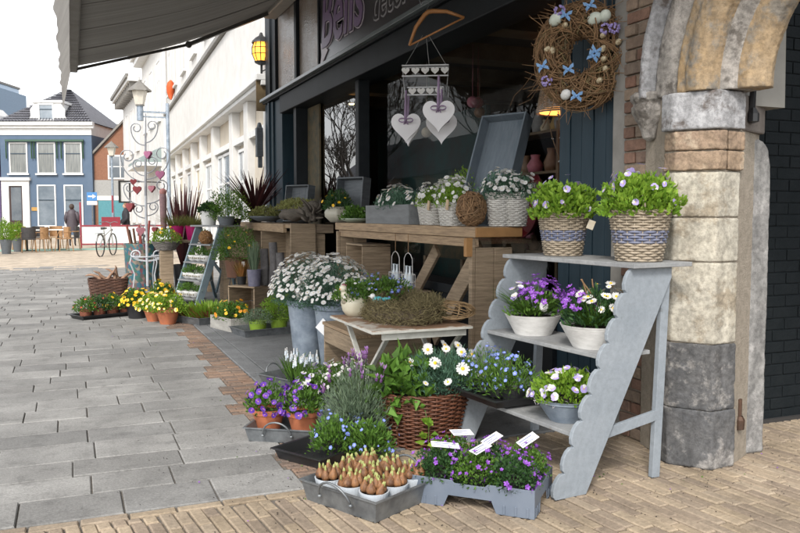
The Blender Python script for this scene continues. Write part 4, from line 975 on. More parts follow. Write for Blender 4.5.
for q,(i,j) in enumerate(spots):
    o=proto if q==0 else copy_tree(proto)
    lx=-.130+.130*i; ly=-.138+.138*j; c,s_=math.cos(BT),math.sin(BT)
    o.location=(1.235+c*lx-s_*ly,3.32+s_*lx+c*ly,.008); o.rotation_euler=(0,0,rnd(0,6))
    o['label']='white pot of brown bulbs in the %s row, %s of the near zinc tray'%(nm[j],nx[i])
# moulded grey crate of bellflowers
PT=R(-45); pcx,pcy=1.715,3.15
pt=thing('plastic_crate',(pcx,pcy,0),'blue grey moulded plastic crate holding purple bellflowers with white labels','crate',rz=PT)
M_pl=mat('crate_plastic',(.10,.125,.165),(.13,.155,.195),rough=.5,scale=5,bump=.03)
def crate_side(L_,h,t0,t1,axis):
    b=MB(); poly=[(-L_/2,0),(-L_*.21,0),(-L_*.17,.055),(L_*.17,.055),(L_*.21,0),(L_/2,0),(L_/2,h),(L_*.14,h),(L_*.12,h-.012),(-L_*.12,h-.012),(-L_*.14,h),(-L_/2,h)]
    b.prism(poly,t0,t1,axis)
    for x in (-.45,-.36,-.27,.27,.36,.45): 
        q=x*L_; lo_,hi_=(t0-.004,t0) if t0<0 else (t1,t1+.004)
        if axis=='Y': b.box(q-.005,q+.005,lo_,hi_,.004,.045)
        else: b.box(lo_,hi_,q-.005,q+.005,.004,.045)
    return b
for nme,bb in (('long_side',crate_side(.58,.125,-.185,-.181,'Y')),('long_side',crate_side(.58,.125,.181,.185,'Y')),('short_side',crate_side(.361,.125,-.29,-.286,'X')),('short_side',crate_side(.361,.125,.286,.29,'X'))): bb.build(nme,M_pl,pt,bevel=.0015)
b=MB(); b.box(-.255,.255,-.18,.18,.055,.06); b.build('base',M_pl,pt)
def lw(x,y,z,rz=PT,cx=pcx,cy=pcy): c,s_=math.cos(rz),math.sin(rz); return (cx+c*x-s_*y,cy+s_*x+c*y,z)
q=0
for j,ly in enumerate((-.09,.09)):
    for i,lx in enumerate((-.17,0,.17)):
        t=thing('bellflower_pot',lw(lx,ly,.062),'purple bellflower pot, %s of the %s row in the plastic crate'%(('left end','middle','right end')[i],('front','back')[j]),'potted plant','bellflower pots in the plastic crate')
        pot(t,M_black,.05,.065,.075); leaves(t,G_mid if q%2 else G_dark,1500,.115,.115,.105,.06,L=.015,Wd=.012,up=.9,lo=-.25,fill=.6,clump=.3)
        blossoms(t,F_camps,spread(38+8*(q%3),.125,.125,.13,.065,-.1,.18),1.05,'bellflower',up=.2)
        if (i,j) in ((0,0),(1,0),(1,1),(2,1),(0,1)):
            b=MB(); b.box(-.065,.065,-.021,.021,-.0008,.0008); b.box(-.058,.03,-.013,-.010,.0009,.0012,1); b.box(-.058,.0,-.003,.0,.0009,.0012,1); b.box(-.058,.04,.008,.012,.0009,.0012,1); b.tube([(.05,0,-.001),(.045,-.01,-.06)],.0015,4)
            b.build('plant_label',[mat('label_white',(.8,.8,.8),(.76,.76,.77),rough=.3),mat('label_ink',(.10,.12,.3),(.12,.14,.3))],t,loc=(rnd(-.03,.03),rnd(-.06,.0),.185+rnd(0,.02)),rot=(R(rnd(15,40)),rnd(-.3,.15),R(rnd(-35,35))))
        q+=1
# big brown basket
bk=thing('wicker_basket',(1.84,4.12,0),'big round red brown wicker basket holding an ivy leaved plant and marguerites','basket')
wicker(bk,[M_willowr],.225,.225,.285,.285,.30,25,32,sr=2.0,seg=4)
t=thing('marguerite_pot',(1.93,4.02,.12),'marguerite with big white daisies at the right in the brown basket','potted plant')
pot(t,M_terra,.08,.105,.17); leaves(t,G_blue,4600,.235,.20,.22,.19,L=.032,Wd=.006,up=.6,lo=-.1,fill=.75,clump=.3)
blossoms(t,F_daisy,[(Vector((.25*math.cos(R(a)),.22*math.sin(R(a)),0))*q+Vector((0,0,.20+.25*math.sqrt(1-q*q))),Vector((.5*math.cos(R(a)),-.6+.4*math.sin(R(a)),.7)).normalized()) for a,q in ((200,.45),(235,.75),(260,.4),(280,.85),(300,.55),(320,.95),(340,.7),(20,.85),(60,.5),(110,.5),(180,.8),(225,.97),(255,.96),(0,.4),(345,.98))],1.75,'daisy',up=.0)
t=thing('leafy_pot',(1.70,4.06,.12),'trailing plant with big heart shaped leaves at the left in the brown basket','potted plant')
pot(t,M_terra,.07,.095,.17); leaves(t,G_mid,210,.16,.15,.22,.16,L=.075,Wd=.055,up=.2,lo=-.3,fill=.6,droop=.35)
leaves(t,leafm('leaf_heart',(.13,.26,.04),(.07,.16,.02)),130,.16,.16,.26,.12,L=.07,Wd=.052,up=.0,lo=-.2,fill=.7,droop=.4)
b=MB(); b.tube([(-.02,-.1,.17),(.05,-.2,.12),(.06,-.23,.02),(.055,-.235,-.06)],.003,5); b.build('trailing_stem',M_stem,t)
o=leaves(t,G_fresh,16,.03,.03,.10,-.04,L=.06,Wd=.035,up=-.2,droop=.2); o.location=(.055,-.24,0); o.name='trailing_leaves'
t=thing('rosemary_pot',(1.98,4.26,.12),'feathery light green upright plant at the back of the brown basket','potted plant')
pot(t,M_black,.07,.09,.15); blades(t,leafm('leaf_rosemary',(.16,.27,.09),(.09,.18,.05)),420,.19,.17,.30,.12,w=.005,spread_=.75,r0=.7,hv=.5)
# lavender
t=thing('lavender_pot',(1.46,4.12,0),'french lavender with grey green leaves and purple plumes in a black pot','potted plant')
pot(t,M_black,.085,.115,.19)
leaves(t,G_grey,5200,.19,.18,.27,.15,L=.045,Wd=.0055,up=1.3,lo=-.25,fill=.8,clump=.3)
b=MB(); hb=MB()
for i in range(34):
    a=rnd(0,2*PI); q=math.sqrt(rnd(.02,1)); e=Vector((.20*q*math.cos(a),.19*q*math.sin(a),.50-.16*q*q+rnd(-.05,.03)))
    b.tube([(e.x*.3,e.y*.3,.2),tuple(e)],.0014,3); d=Vector((e.x*.5,e.y*.5,.5)).normalized()
    mm=Matrix.Translation(e)@rotmat(d).to_4x4(); hb.lathe([(.0001,0),(.008,.006),(.009,.018),(.0001,.028)],6,0,M=mm)
    for k in range(4):
        aa=k*PI/2; hb.add([mm@Vector(v) for v in ((0,0,.024),(.009*math.cos(aa)-.004*math.sin(aa),.009*math.sin(aa)+.004*math.cos(aa),.04),(.012*math.cos(aa),.012*math.sin(aa),.05),(.009*math.cos(aa)+.004*math.sin(aa),.009*math.sin(aa)-.004*math.cos(aa),.04))],[(0,1,2,3)],1)
b.build('stems',M_stem,t); o=hb.build('flower_plumes',[mat('lavender_head',(.12,.05,.14),(.08,.03,.1)),mat('lavender_bract',(.42,.22,.50),(.33,.16,.42),trans=.2)],t); o['kind']='stuff'
# small black tray with forget-me-nots
t0=tray('black_tray',1.17,4.0,0,.24,.30,.06,.02,M_black,'small black plastic tray between the lavender and the bulb tray',rz=R(30),lip=.012)
for i,(x,y,l) in enumerate(((1.42,3.83,'blue forget-me-not behind the bulb tray, nearer the brown basket'),(1.26,3.96,'blue forget-me-not with violet buds in the small black tray'))):
    t=thing('forget_me_not_pot',(x,y,.01),l,'potted plant','forget-me-nots beside the lavender')
    pot(t,M_black,.045,.06,.085); leaves(t,G_mid,1000,.12,.12,.14,.06,L=.03,Wd=.012,up=.8,lo=-.2,fill=.7)
    blossoms(t,F_blue,spread(42,.14,.14,.18,.06,.0,.2),1.1,up=.1)
# viola tray with terracotta pots
VT=R(-33)
vt=tray('zinc_tray',1.17,4.52,0,.40,.36,.085,.02,M_zinc,'zinc tray with a round handle holding terracotta pots of purple violas',rz=R(57),handles=.17)
for x,y,l in ((1.06,4.60,'terracotta pot of deep purple violas at the left in the zinc tray'),(1.24,4.47,'terracotta pot of deep purple violas at the right in the zinc tray')):
    t=thing('viola_pot',(x,y,.006),l,'potted plant','purple violas in terracotta pots'); smoothify(pot(t,M_terra,.065,.095,.14,rim=.006))
    leaves(t,G_mid,600,.13,.13,.14,.13,L=.03,Wd=.016,up=.9); blossoms(t,F_pansyp,spread(44,.14,.14,.18,.14,-.1,.12),1.15,'viola_bloom',up=.0)
# third tray behind
vt=tray('zinc_tray',1.60,5.75,0,.58,.30,.08,.03,M_zinc,'zinc tray of white grape hyacinths and violas in front of the tall buckets',rz=R(118),handles=.16)
for i,(x,y) in enumerate(((1.56,5.92),(1.66,5.74),(1.52,5.62))):
    t=thing('grape_hyacinth_pot',(x,y,.006),'white grape hyacinths %s of the tray before the buckets'%('at the back','in the middle','at the front')[i],'potted plant','grape hyacinths in the back zinc tray')
    pot(t,M_black,.05,.065,.08); blades(t,G_mid,60,.09,.09,.17,.06,w=.009,spread_=.6,r0=.8)
    b=MB()
    for k in range(12):
        a=rnd(0,2*PI); q=.06*math.sqrt(random.random()); 
        for z in range(5): b.sphere((q*math.cos(a),q*math.sin(a),.17+.011*z+rnd(-.002,.002)+.02*(k%3)),.0085*(1-.1*z),0 if z<3 else 1,seg=6,rings=4)
    o=b.build('flower_spikes',[mat('hyacinth_white',(.68,.74,.80),(.55,.62,.7)),P_white],t); o['kind']='stuff'
for i,(x,y) in enumerate(((1.62,5.36),(1.50,5.22))):
    t=thing('viola_pot',(x,y,.0),('white viola pot behind the purple violas','white viola pot beside the lavender, behind the zinc tray')[i],'potted plant','white violas between the trays')
    pot(t,M_black,.055,.07,.1); leaves(t,G_mid,500,.11,.11,.12,.08,L=.03,Wd=.015,up=.9); blossoms(t,F_pansyw,spread(20,.12,.12,.14,.09,.0),1.2,'viola_bloom',up=.1)
t=thing('sweet_alyssum_pot',(1.70,5.02,0),'dense white flowered pot beside the crate stool leg','potted plant')
pot(t,M_black,.06,.08,.14); leaves(t,G_mid,1300,.19,.19,.17,.14,L=.026,Wd=.010); blossoms(t,F_small,spread(98,.19,.19,.19,.15,.0),1.1)
# tall buckets with white marguerite domes
for i,(x,y,l) in enumerate(((1.90,6.70,'tall zinc bucket of white daisies, the farther of two'),(2.02,6.28,'tall zinc bucket of white daisies with a blank label, the nearer of two'))):
    t=thing('zinc_bucket',(x,y,0),l,'bucket','tall zinc buckets of white daisies'); b=MB()
    b.lathe([(.0001,0),(.115,0),(.118,.01),(.17,.50),(.18,.51),(.182,.535),(.175,.55),(.165,.55),(.16,.52),(.0001,.5)],40,0); smoothify(b.build('bucket',M_zincd,t))
    b=MB(); b.lathe([(.0001,.50),(.16,.505)],20); b.build('soil',M_soil,t)
    leaves(t,G_blue,5000,.31,.31,.36,.53,L=.03,Wd=.008,up=.7,lo=-.05,fill=.6,clump=.1)
    blossoms(t,F_daisyw,spread(560,.33,.33,.40,.56,.08,.05),1.0,'daisy',up=.5)
    if i: b=MB(); b.box(-.05,.05,-.001,.001,-.05,.05); b.build('label_card',mat('label_white',(.8,.8,.8)),t,loc=(-.14,-.125,.38),rot=(R(-6),R(40),R(-42)))
# crate stool + folding table
cs=thing('crate_stool',(2.02,5.56,0),'upturned weathered wooden crate beside the folding table','crate')
for nm_,q in (('top',(-.21,.21,-.40,.40,.43,.455)),('end_panel',(-.20,.20,-.39,-.365,.0,.428)),('end_panel',(-.20,.20,.365,.39,.0,.428)),('slat',(-.205,-.185,-.36,.36,.30,.425)),('slat',(.185,.205,-.36,.36,.02,.14)),('slat',(.185,.205,-.36,.36,.30,.425)),('corner_post',(-.20,-.16,-.363,-.32,.0,.428))):
    b=MB(); b.box(*q); b.build(nm_,M_wood if 'top' not in nm_ else M_woodY,cs,bevel=.004)
ft=thing('folding_table',(1.92,4.72,0),'small folding table with a rusty top and white crossed legs','table')
M_cream_p=mat('cream_table_paint',(.56,.55,.50),(.44,.43,.38),rough=.6,scale=14,bump=.1); M_rust=mat('rusty_top',(.25,.15,.09),(.50,.46,.40),rough=.7,scale=6,bump=.2,lo=.5,hi=.6)
def tpart(nm_,*a,m=M_cream_p,w=.03,t_=.02): b=MB(); b.bar(a[0],a[1],w,t_); b.build(nm_,m,ft,bevel=.002)
b=MB(); b.box(-.30,.36,-.40,.42,.596,.61); b.build('tabletop',M_rust,ft,bevel=.005)
b=MB(); b.box(-.302,.362,-.403,-.4,.592,.606); b.box(-.303,-.3,-.4,.42,.592,.606); b.build('edge_band',M_cream_p,ft)
b=MB(); b.box(-.22,.34,-.36,-.335,.545,.594); b.build('apron',M_cream_p,ft,bevel=.002); b=MB(); b.box(-.22,.34,.335,.36,.545,.594); b.build('apron',M_cream_p,ft,bevel=.002)
for x in (-.20,.30):
    tpart('crossed_leg',(x,-.33,0),(x,.35,.57)); tpart('crossed_leg',(x+.03,.35,0),(x+.03,-.33,.57))
b=MB(); b.bar((-.2,0.02,.285),(.33,.02,.285),.012,.012); b.build('pivot_bar',M_zinc,ft)
M_moss2=mat('dry_moss',(.20,.165,.08),(.075,.06,.025),rough=.95,scale=20,island=.8)
# moss wreath lying on the folding table
t=thing('moss_wreath',(2.0,4.74,.665),'thick brown moss and twig wreath lying on the folding table','wreath'); t.rotation_euler=(0,R(-6),0)
b=MB()
for i in range(5200):
    a=rnd(0,2*PI); ph=rnd(-.6,PI+.6); rr=.080*rnd(.75,1.08)*(1+.18*noise.noise(Vector((math.cos(a)*2,math.sin(a)*2,ph)))); cx=.17+rr*math.cos(ph); cy=.27+rr*math.cos(ph); c=Vector((cx*math.cos(a),cy*math.sin(a),rr*math.sin(ph))); d=Vector((rnd(-1,1),rnd(-1,1),rnd(-.6,1))).normalized(); e=(d+Vector((rnd(-1,1),rnd(-1,1),rnd(-1,1)))*.7).normalized(); l_=rnd(.012,.032)
    b.tube([c,c+d*l_,c+d*l_+e*l_],.0016,3)
b.build('moss',M_moss2,t)
b=MB(); b.tube([(.17*math.cos(2*PI*i/24),.26*math.sin(2*PI*i/24),0) for i in range(24)],.064,8,closed=True); b.build('core',mat('moss_core',(.10,.07,.04),(.06,.045,.025)),t)
# hen pot
t=thing('hen_pot',(1.77,5.04,.612),'white ceramic hen shaped pot planted with forget-me-nots','planter',rz=R(200))
b=MB(); b.lathe([(.0001,0),(.06,0),(.085,.04),(.095,.09),(.085,.13),(.075,.13),(.07,.11),(.0001,.10)],28,sx=1.15); b.build('body',mat('hen_glaze',(.60,.56,.44),(.52,.48,.36),rough=.3),t,smooth=True)
b=MB(); b.tube([(.08,0,.10),(.10,0,.15),(.105,0,.185)],.02,10,rs=[.035,.026,.018]); b.sphere((.11,0,.19),.026,seg=12,rings=9); b.build('head',mat('hen_glaze',(.6,.56,.44)),t,smooth=True)
b=MB(); b.lathe([(.006,0),(.0001,.02)],6,M=Matrix.Translation((.132,0,.188))@Matrix.Rotation(PI/2,4,'Y')); b.build('beak',P_orange,t)
b=MB(); [b.sphere((.10+.012*i,0,.216-.003*abs(i)),.008,seg=6,rings=5) for i in (-1,0,1)]; b.build('comb',P_pink,t)
leaves(t,G_mid,700,.15,.15,.13,.11,L=.028,Wd=.013,up=.8); blossoms(t,F_small,spread(24,.15,.15,.16,.12,.1),.9)
t=thing('forget_me_not_pot',(1.97,5.08,.612),'mound of blue forget-me-nots behind the moss wreath','potted plant')
pot(t,M_terra,.06,.08,.11); leaves(t,G_mid,1500,.22,.19,.15,.10,L=.028,Wd=.012,up=.8,lo=-.15,fill=.6); blossoms(t,F_blue,spread(100,.23,.20,.18,.10,.0,.15),1.25,up=.1)
t=thing('bird_ornament',(1.85,4.83,.715),'small turquoise and white bird ornament sitting on the moss wreath','ornament',rz=R(150))
b=MB(); b.sphere((0,0,.02),.026,0,seg=14,rings=9,sx=1.5); b.tube([(-.03,0,.022),(-.06,0,.03),(-.085,0,.032)],.012,8,rs=[.016,.010,.004]); b.build('body',mat('turquoise',(.07,.38,.42),(.12,.45,.46),rough=.35),t,smooth=True)
b=MB(); b.sphere((.035,0,.045),.019,seg=12,rings=8); b.lathe([(.005,0),(.0001,.016)],6,M=Matrix.Translation((.052,0,.045))@Matrix.Rotation(PI/2,4,'Y')); b.build('head',M_white,t,smooth=True)
# looped cane wreath
t=thing('cane_loops',(2.24,4.52,.685),'airy knot of looped pale canes on the right of the folding table','ornament'); twig_ball(t,.15,24,.0035,mat('cane',(.30,.20,.10),(.22,.14,.07)),sz=.4)
# wire flower-bottle racks hanging from the plank table rail
for i,y in enumerate((6.30,6.02)):
    t=thing('wire_bottle_holder',(2.575,y,.0),('white wire bottle holder hanging left under the plank table','white wire bottle holder hanging right under the plank table')[i],'holder','wire holders hanging from the table')
    b=MB(); b.tube([(0,0,1.135),(0,0,.98)],.003,5); b.build('cord',M_twig,t); Mw=M_wash
    b=MB(); 
    for z in (.74,.80): b.tube([(.0+.05*math.cos(a),.09*math.sin(a),z) for a in [2*PI*k/24 for k in range(24)]],.003,5,closed=True)
    for a in [2*PI*k/8 for k in range(8)]: b.tube([(.05*math.cos(a),.09*math.sin(a),.80),(.05*math.cos(a),.09*math.sin(a),.70),(0,0,.695)],.0022,4)
    b.tube([(0,-.09,.80),(0,-.085,.93),(0,-.05,.965),(0,0,.98),(0,.05,.965),(0,.085,.93),(0,.09,.80)],.003,5); b.build('wire_frame',Mw,t)
    for dy in (-.035,.035): b=MB(); b.lathe([(.0001,.70),(.024,.70),(.024,.78),(.01,.82),(.01,.86),(.014,.87)],12,c=(0,dy,0)); b.build('bottle',mat('milky_glass',(.6,.66,.7),(.5,.56,.6),rough=.15),t,smooth=True)

# ============================================================ LEFT DISPLAY GROUP
# blue grey step stand with tea-cup planters
LA=R(27); M_lad=mat('ladder_paint',(.17,.235,.27),(.24,.30,.33),rough=.55,scale=6,bump=.1); M_ladd=mat('ladder_dark',(.10,.15,.18),(.14,.19,.22),rough=.6,scale=6)
ld=thing('step_stand',(1.60,11.45,0),'blue grey folding step stand with four treads and crossed rear struts','step stand',rz=LA)
for y in (0,.56):
    b=MB(); b.prism([(0,0),(.12,0),(.55,1.11),(.43,1.11)],y,y+.028,'Y'); b.build('side_board',M_lad,ld,bevel=.003)
    b=MB(); b.bar((.80,y+.04,0),(.52,y+.04,.98),.02,.05,up=(1,0,0)); b.build('rear_leg',M_ladd,ld,bevel=.002)
b=MB(); b.bar((.78,.06,.10),(.60,.56,.72),.02,.045); b.build('rear_strut',M_ladd,ld); b=MB(); b.bar((.78,.56,.10),(.60,.06,.72),.02,.045); b.build('rear_strut',M_ladd,ld)
b=MB(); b.box(.38,.78,-.06,.64,1.11,1.135); b.build('top_tread',M_greyw,ld,bevel=.003)
def ll(x,y,z): c,s_=math.cos(LA),math.sin(LA); return (1.60+c*x-s_*y,11.45+s_*x+c*y,z)
LV=[(.03,.09),(.13,.345),(.23,.60),(.33,.86)]
for x0,z in LV: b=MB(); b.box(x0-.04,x0+.19,.03,.555,z-.02,z); b.build('tread',M_greyw,ld,bevel=.003)
ordn=('lowest','second','third')
for k,(x0,z) in enumerate(LV[:3]):
    q=ll(x0+.07,.29,z+.001); t=thing('cup_planter',q,'long white patterned cup planter of seedlings on the %s tread of the step stand'%ordn[k],'planter','white cup planters on the step stand',rz=LA)
    b=MB()
    for i in range(3): b.lathe([(.0001,0),(.04,.0),(.075,.03),(.085,.075),(.09,.095),(.08,.095),(.0001,.08)],20,c=(0,-.15+.15*i,0))
    b.build('cups',M_white,t,smooth=True)
    b=MB(); b.tube([(-.0,-.23,.08),(-.0,-.275,.07),(-.0,-.275,.035),(0,-.225,.02)],.007,6); b.build('handle',M_white,t)
    b=MB()
    for i in range(3):
        for aa in (-60,-20,20,60): a=R(180+aa*.6); b.sphere((.083*math.cos(a),-.15+.15*i+.083*math.sin(a),.055),.011,seg=6,rings=4)
    o=b.build('painted_pattern',mat('cup_pattern',(.28,.24,.15),(.2,.18,.12)),t); o['kind']='stuff'
    leaves(t,G_mid,420,.09,.26,.11,.09,L=.04,Wd=.014,up=1.2); 
q=ll(.40,.28,.865); t=thing('dried_ball',(q[0],q[1],.865+.09),'tangled dried brown ball on the uppermost tread of the step stand','ornament'); twig_ball(t,.10,110,.006,mat('dry_brown',(.34,.18,.07),(.22,.11,.045),scale=20,island=.6))
def simple_pot(name,x,y,z,rb,rt,h,m,lab,cat='potted plant',fol=None,fl=None,group=None,rim=.0):
    t=thing(name,(x,y,z),lab,cat,group); smoothify(pot(t,m,rb,rt,h,rim=rim))
    if fol: leaves(t,*fol)
    if fl: blossoms(t,*fl)
    return t
q=ll(.56,.42,1.136); simple_pot('white_pot',*q,.10,.13,.21,M_white,'plain white pot of dark leaves standing on top of the step stand',fol=(G_dark,700,.14,.14,.13,.19,.05,.03))
q=ll(.60,.05,1.136); simple_pot('dark_pot',*q,.10,.13,.13,M_greycrate,'low dark pot of airy green foliage at the right of the step stand top',fol=(G_mid,1500,.26,.26,.42,.12,.04,.012))
t=thing('slatted_pedestal',(2.25,12.0,0),'dark slatted pedestal behind the step stand','pedestal')
for k in range(6): b=MB(); b.box(-.18,.18,-.18+.06*k,-.13+.06*k,.0,1.08); b.build('slat',M_wood,t)
b=MB(); b.box(-.2,.2,-.2,.2,1.082,1.11); b.build('top',M_wood,t)
simple_pot('dark_pot',2.22,12.0,1.112,.13,.17,.12,M_black,'broad black pot of light green foliage behind the step stand',fol=(G_fresh,1700,.30,.30,.40,.10,.04,.014))
# pot of yellow flowers on a thin tripod
t=thing('tripod_stand',(1.98,10.35,0),'thin black tripod carrying a brown pot behind the low crate','plant stand')
for a in (90,210,330): b=MB(); b.tube([(.10*math.cos(R(a)),.10*math.sin(R(a)),.47),(.20*math.cos(R(a)),.20*math.sin(R(a)),0)],.006,6); b.build('leg',M_black,t)
b=MB(); b.tube([(.12*math.cos(2*PI*i/20),.12*math.sin(2*PI*i/20),.47) for i in range(20)],.006,6,closed=True); b.build('ring',M_black,t)
t=simple_pot('brown_pot',1.98,10.35,.476,.12,.155,.26,mat('brown_pot_clay',(.13,.055,.03),(.09,.04,.022),rough=.7),'brown pot with a white tag and yellow flowered bush',fol=(G_mid,2600,.30,.30,.42,.24,.035,.012),fl=(F_pansyy,spread(12,.24,.24,.36,.26,.1),1.4))
b=MB(); b.box(-.02,.02,-.001,.001,-.04,.04); b.build('price_tag',mat('label_white',(.8,.8,.8)),t,loc=(.06,-.155,.17))
# low crate with lavender and stumps
crate('wooden_crate',2.02,9.55,0,.44,.40,.44,M_wood,'low open wooden crate carrying a grey lavender pot',rz=R(40),n=2)
t=simple_pot('grey_pot',2.0,9.35,.442,.07,.085,.20,mat('blue_grey_pot',(.10,.10,.15),(.16,.15,.2),rough=.6,scale=20),'blue grey pot of lavender sprigs on the low crate'); blades(t,G_grey,160,.08,.08,.42,.17,w=.012,spread_=.5,hv=.5)
t=simple_pot('dark_pot',1.90,9.62,.442,.05,.06,.10,M_black,'small dark pot with a rusty orange plant on the low crate'); blades(t,mat('heuchera',(.30,.12,.03),(.16,.12,.03),trans=.2),120,.08,.08,.24,.08,w=.012,spread_=.7,hv=.5)
t=thing('bark_stump',(2.22,9.3,.442),'grey upright bark stumps beside the lavender pot','driftwood')
for dx,dy,h in ((0,0,.52),(-.08,.12,.44),(.06,-.10,.4)): b=MB(); b.tube([(dx,dy,0),(dx+.01,dy,h*.5),(dx,dy+.01,h)],.05,9,rs=[.06,.052,.05]); b.build('stump',mat('bark_grey',(.14,.13,.13),(.08,.075,.075),rough=.9,scale=12,bump=.7),t,smooth=True)
# zinc tray, two green pots
t0=tray('zinc_tray',1.93,8.45,0,.62,.34,.085,.03,M_zinc,'zinc tray holding two bright green pots',rz=R(12))
M_gp=mat('green_pot',(.22,.34,.04),(.18,.28,.03),rough=.4)
simple_pot('green_pot',1.83,8.40,.006,.075,.10,.15,M_gp,'green pot with a grey green thyme cushion, left in its zinc tray',fol=(G_grey,1500,.17,.17,.14,.13,.018,.009))
simple_pot('green_pot',2.08,8.47,.006,.075,.10,.15,M_gp,'green pot with a round bright green bush, right in its zinc tray',fol=(G_fresh,2800,.20,.20,.28,.15,.022,.012))
# wooden box with orange and yellow pansies
bx=pot_rect('wooden_box',1.66,8.95,0,.30,.52,.15,mat('whitened_wood',(.36,.35,.32),(.24,.23,.21),rough=.8,scale=7,stretch=(6,1,3),bump=.2),'small whitened wooden box of orange and yellow pansies','planter',rz=R(16))
leaves(bx,G_mid,1500,.18,.28,.17,.12,.03,.016); blossoms(bx,F_pansyo,spread(11,.17,.27,.22,.12,.2),1.5,up=0); blossoms(bx,F_pansyy,spread(9,.17,.27,.22,.12,.2),1.4,up=0)
# seedling tray
t0=tray('zinc_tray',1.52,9.72,0,.62,.56,.09,.03,M_zinc,'square zinc tray densely planted with green and reddish seedlings',rz=R(24))
b=MB(); b.box(-.29,.29,-.26,.26,.02,.075); b.build('soil',M_soil,t0)
blades(t0,G_fresh,900,.36,.34,.19,.07,w=.018,spread_=.28,r0=.85,hv=.5); blades(t0,mat('seedling_red',(.38,.12,.06),(.28,.10,.05),trans=.2),520,.36,.33,.13,.07,w=.017,spread_=.25,r0=.85)
# terracotta pots
for i,(x,y,s_,l) in enumerate(((1.03,9.66,1.05,'terracotta pot of cream and yellow violas, the nearer of two'),(.90,9.98,.9,'terracotta pot of cream and yellow violas, the one behind'))):
    simple_pot('terracotta_pot',x,y,0,.085*s_,.125*s_,.17*s_,M_terra,l,fol=(G_fresh,900,.21*s_,.2*s_,.19*s_,.15,.035,.02),fl=(F_pansyc,spread(38,.22*s_,.21*s_,.22*s_,.15,.0),1.4,'viola_bloom',0),group='cream violas in terracotta pots',rim=.006)
simple_pot('black_pot',.73,10.35,0,.10,.13,.20,M_black,'black pot overflowing with bright yellow violas',fol=(G_mid,900,.19,.19,.16,.18,.035,.02),fl=(F_pansyy,spread(60,.21,.21,.20,.18,.0),1.4,'viola_bloom',0))
simple_pot('small_pot',1.14,11.3,0,.09,.12,.18,M_terra,'pot of yellow pansies standing under the metal heart tree',fol=(G_mid,800,.17,.17,.18,.16,.035,.02),fl=(F_pansyy,spread(26,.18,.18,.22,.16,.1),1.6,'viola_bloom',0))
t0=tray('black_tray',.38,10.66,0,.74,.30,.055,.03,M_black,'black plastic tray holding four terracotta pots',rz=R(26),lip=.02)
for i in range(4):
    q=(.38+(-.27+.18*i)*math.cos(R(26)),10.66+(-.27+.18*i)*math.sin(R(26)))
    simple_pot('terracotta_pot',q[0],q[1],.006,.06,.08,.11,mat('dark_terracotta',(.25,.085,.045),(.18,.06,.035)),'terracotta pot with red buds, %s from the left in the black tray'%('first','second','third','fourth')[i],fol=(G_dark if i%2 else G_mid,700,.14,.14,.17,.09,.03,.016),fl=(F_red if i!=2 else F_pansyy,spread(16 if i==0 else 6,.14,.14,.19,.1,.2),1.4,'bud',.1),group='potted plants in the black tray')
# brown basket with driftwood
t=thing('log_basket',(.50,12.85,0),'square brown wicker basket filled with twisted driftwood','basket')
wicker(t,[mat('brown_wicker',(.11,.05,.03),(.06,.03,.02),rough=.7,island=.4)],.24,.16,.28,.19,.31,13,22,sup=5,sr=1.6)
for k in range(6):
    b=MB(); x0=rnd(-.2,.2); p=[Vector((x0,rnd(-.08,.08),.27))]; d=Vector((rnd(-.6,.6),rnd(-.3,.3),1)).normalized()
    for j in range(6): p.append(p[-1]+d*.045); d=(d+Vector((rnd(-.6,.6),rnd(-.3,.3),rnd(-.5,.15)))).normalized()
    b.tube(p,.02,7,rs=[.028,.027,.024,.022,.019,.014,.006]); b.build('driftwood_piece',mat('driftwood_pale',(.33,.20,.13),(.20,.12,.08),rough=.8,scale=14),t,smooth=True)
# metal heart tree
mt_=thing('metal_heart_tree',(1.15,13.75,0),'tall pale metal display tree with curled branches','display tree',rz=R(-20))
M_met=mat('pale_metal',(.20,.21,.23),(.30,.31,.33),rough=.5,metal=.3,scale=10); M_metw=mat('white_metal',(.36,.38,.41),(.46,.48,.50),rough=.5,scale=10)
b=MB(); b.tube([(0,0,.1),(0,0,1.6)],.022,8); b.build('pole',M_metw,mt_); b=MB(); b.tube([(0,0,1.6),(.01,0,2.3),(.03,0,2.95)],.02,7,rs=[.022,.018,.008]); b.build('pole',M_met,mt_)
def curl(b,x,z,sg,r,rise,th=.010,y=0):
    pts=[(0,y,z)]; n=8
    for i in range(1,n+1): t=i/n; pts.append((sg*x*math.sin(t*PI/2),y,z+rise*(1-math.cos(t*PI/2))))
    cx,cz=sg*x-sg*r,z+rise
    for i in range(1,20):
        a=i/19*PI*2.3; rr=r*(1-.55*i/19); pts.append((cx+sg*rr*math.cos(a),y,cz+rr*math.sin(a)))
    b.tube(pts,th,5)
for (z,x,r,rise) in ((2.45,.22,.09,.28),(1.85,.40,.12,.42),(1.95,.20,.08,.20),(1.45,.36,.10,.30),(1.25,.20,.08,.15)):
    for sg in (-1,1): b=MB(); curl(b,x,z+.02*sg,sg,r,rise); b.build('curled_branch',M_met,mt_)
for sg in (-1,1):
    b=MB(); curl(b,.26,.52,sg,.085,.10,.014); b.build('base_scroll',M_metw,mt_)
for a in (-40,20,80,200): b=MB(); c,s_=math.cos(R(a)),math.sin(R(a)); b.tube([(.24*c,.24*s_,.62),(.27*c,.27*s_,.5),(.20*c,.20*s_,.3),(.24*c,.24*s_,0)],.012,6); b.build('foot',M_metw,mt_)
b=MB(); b.tube([(.25*math.cos(2*PI*i/24),.25*math.sin(2*PI*i/24),.60) for i in range(24)],.012,6,closed=True); b.build('ring',M_metw,mt_)
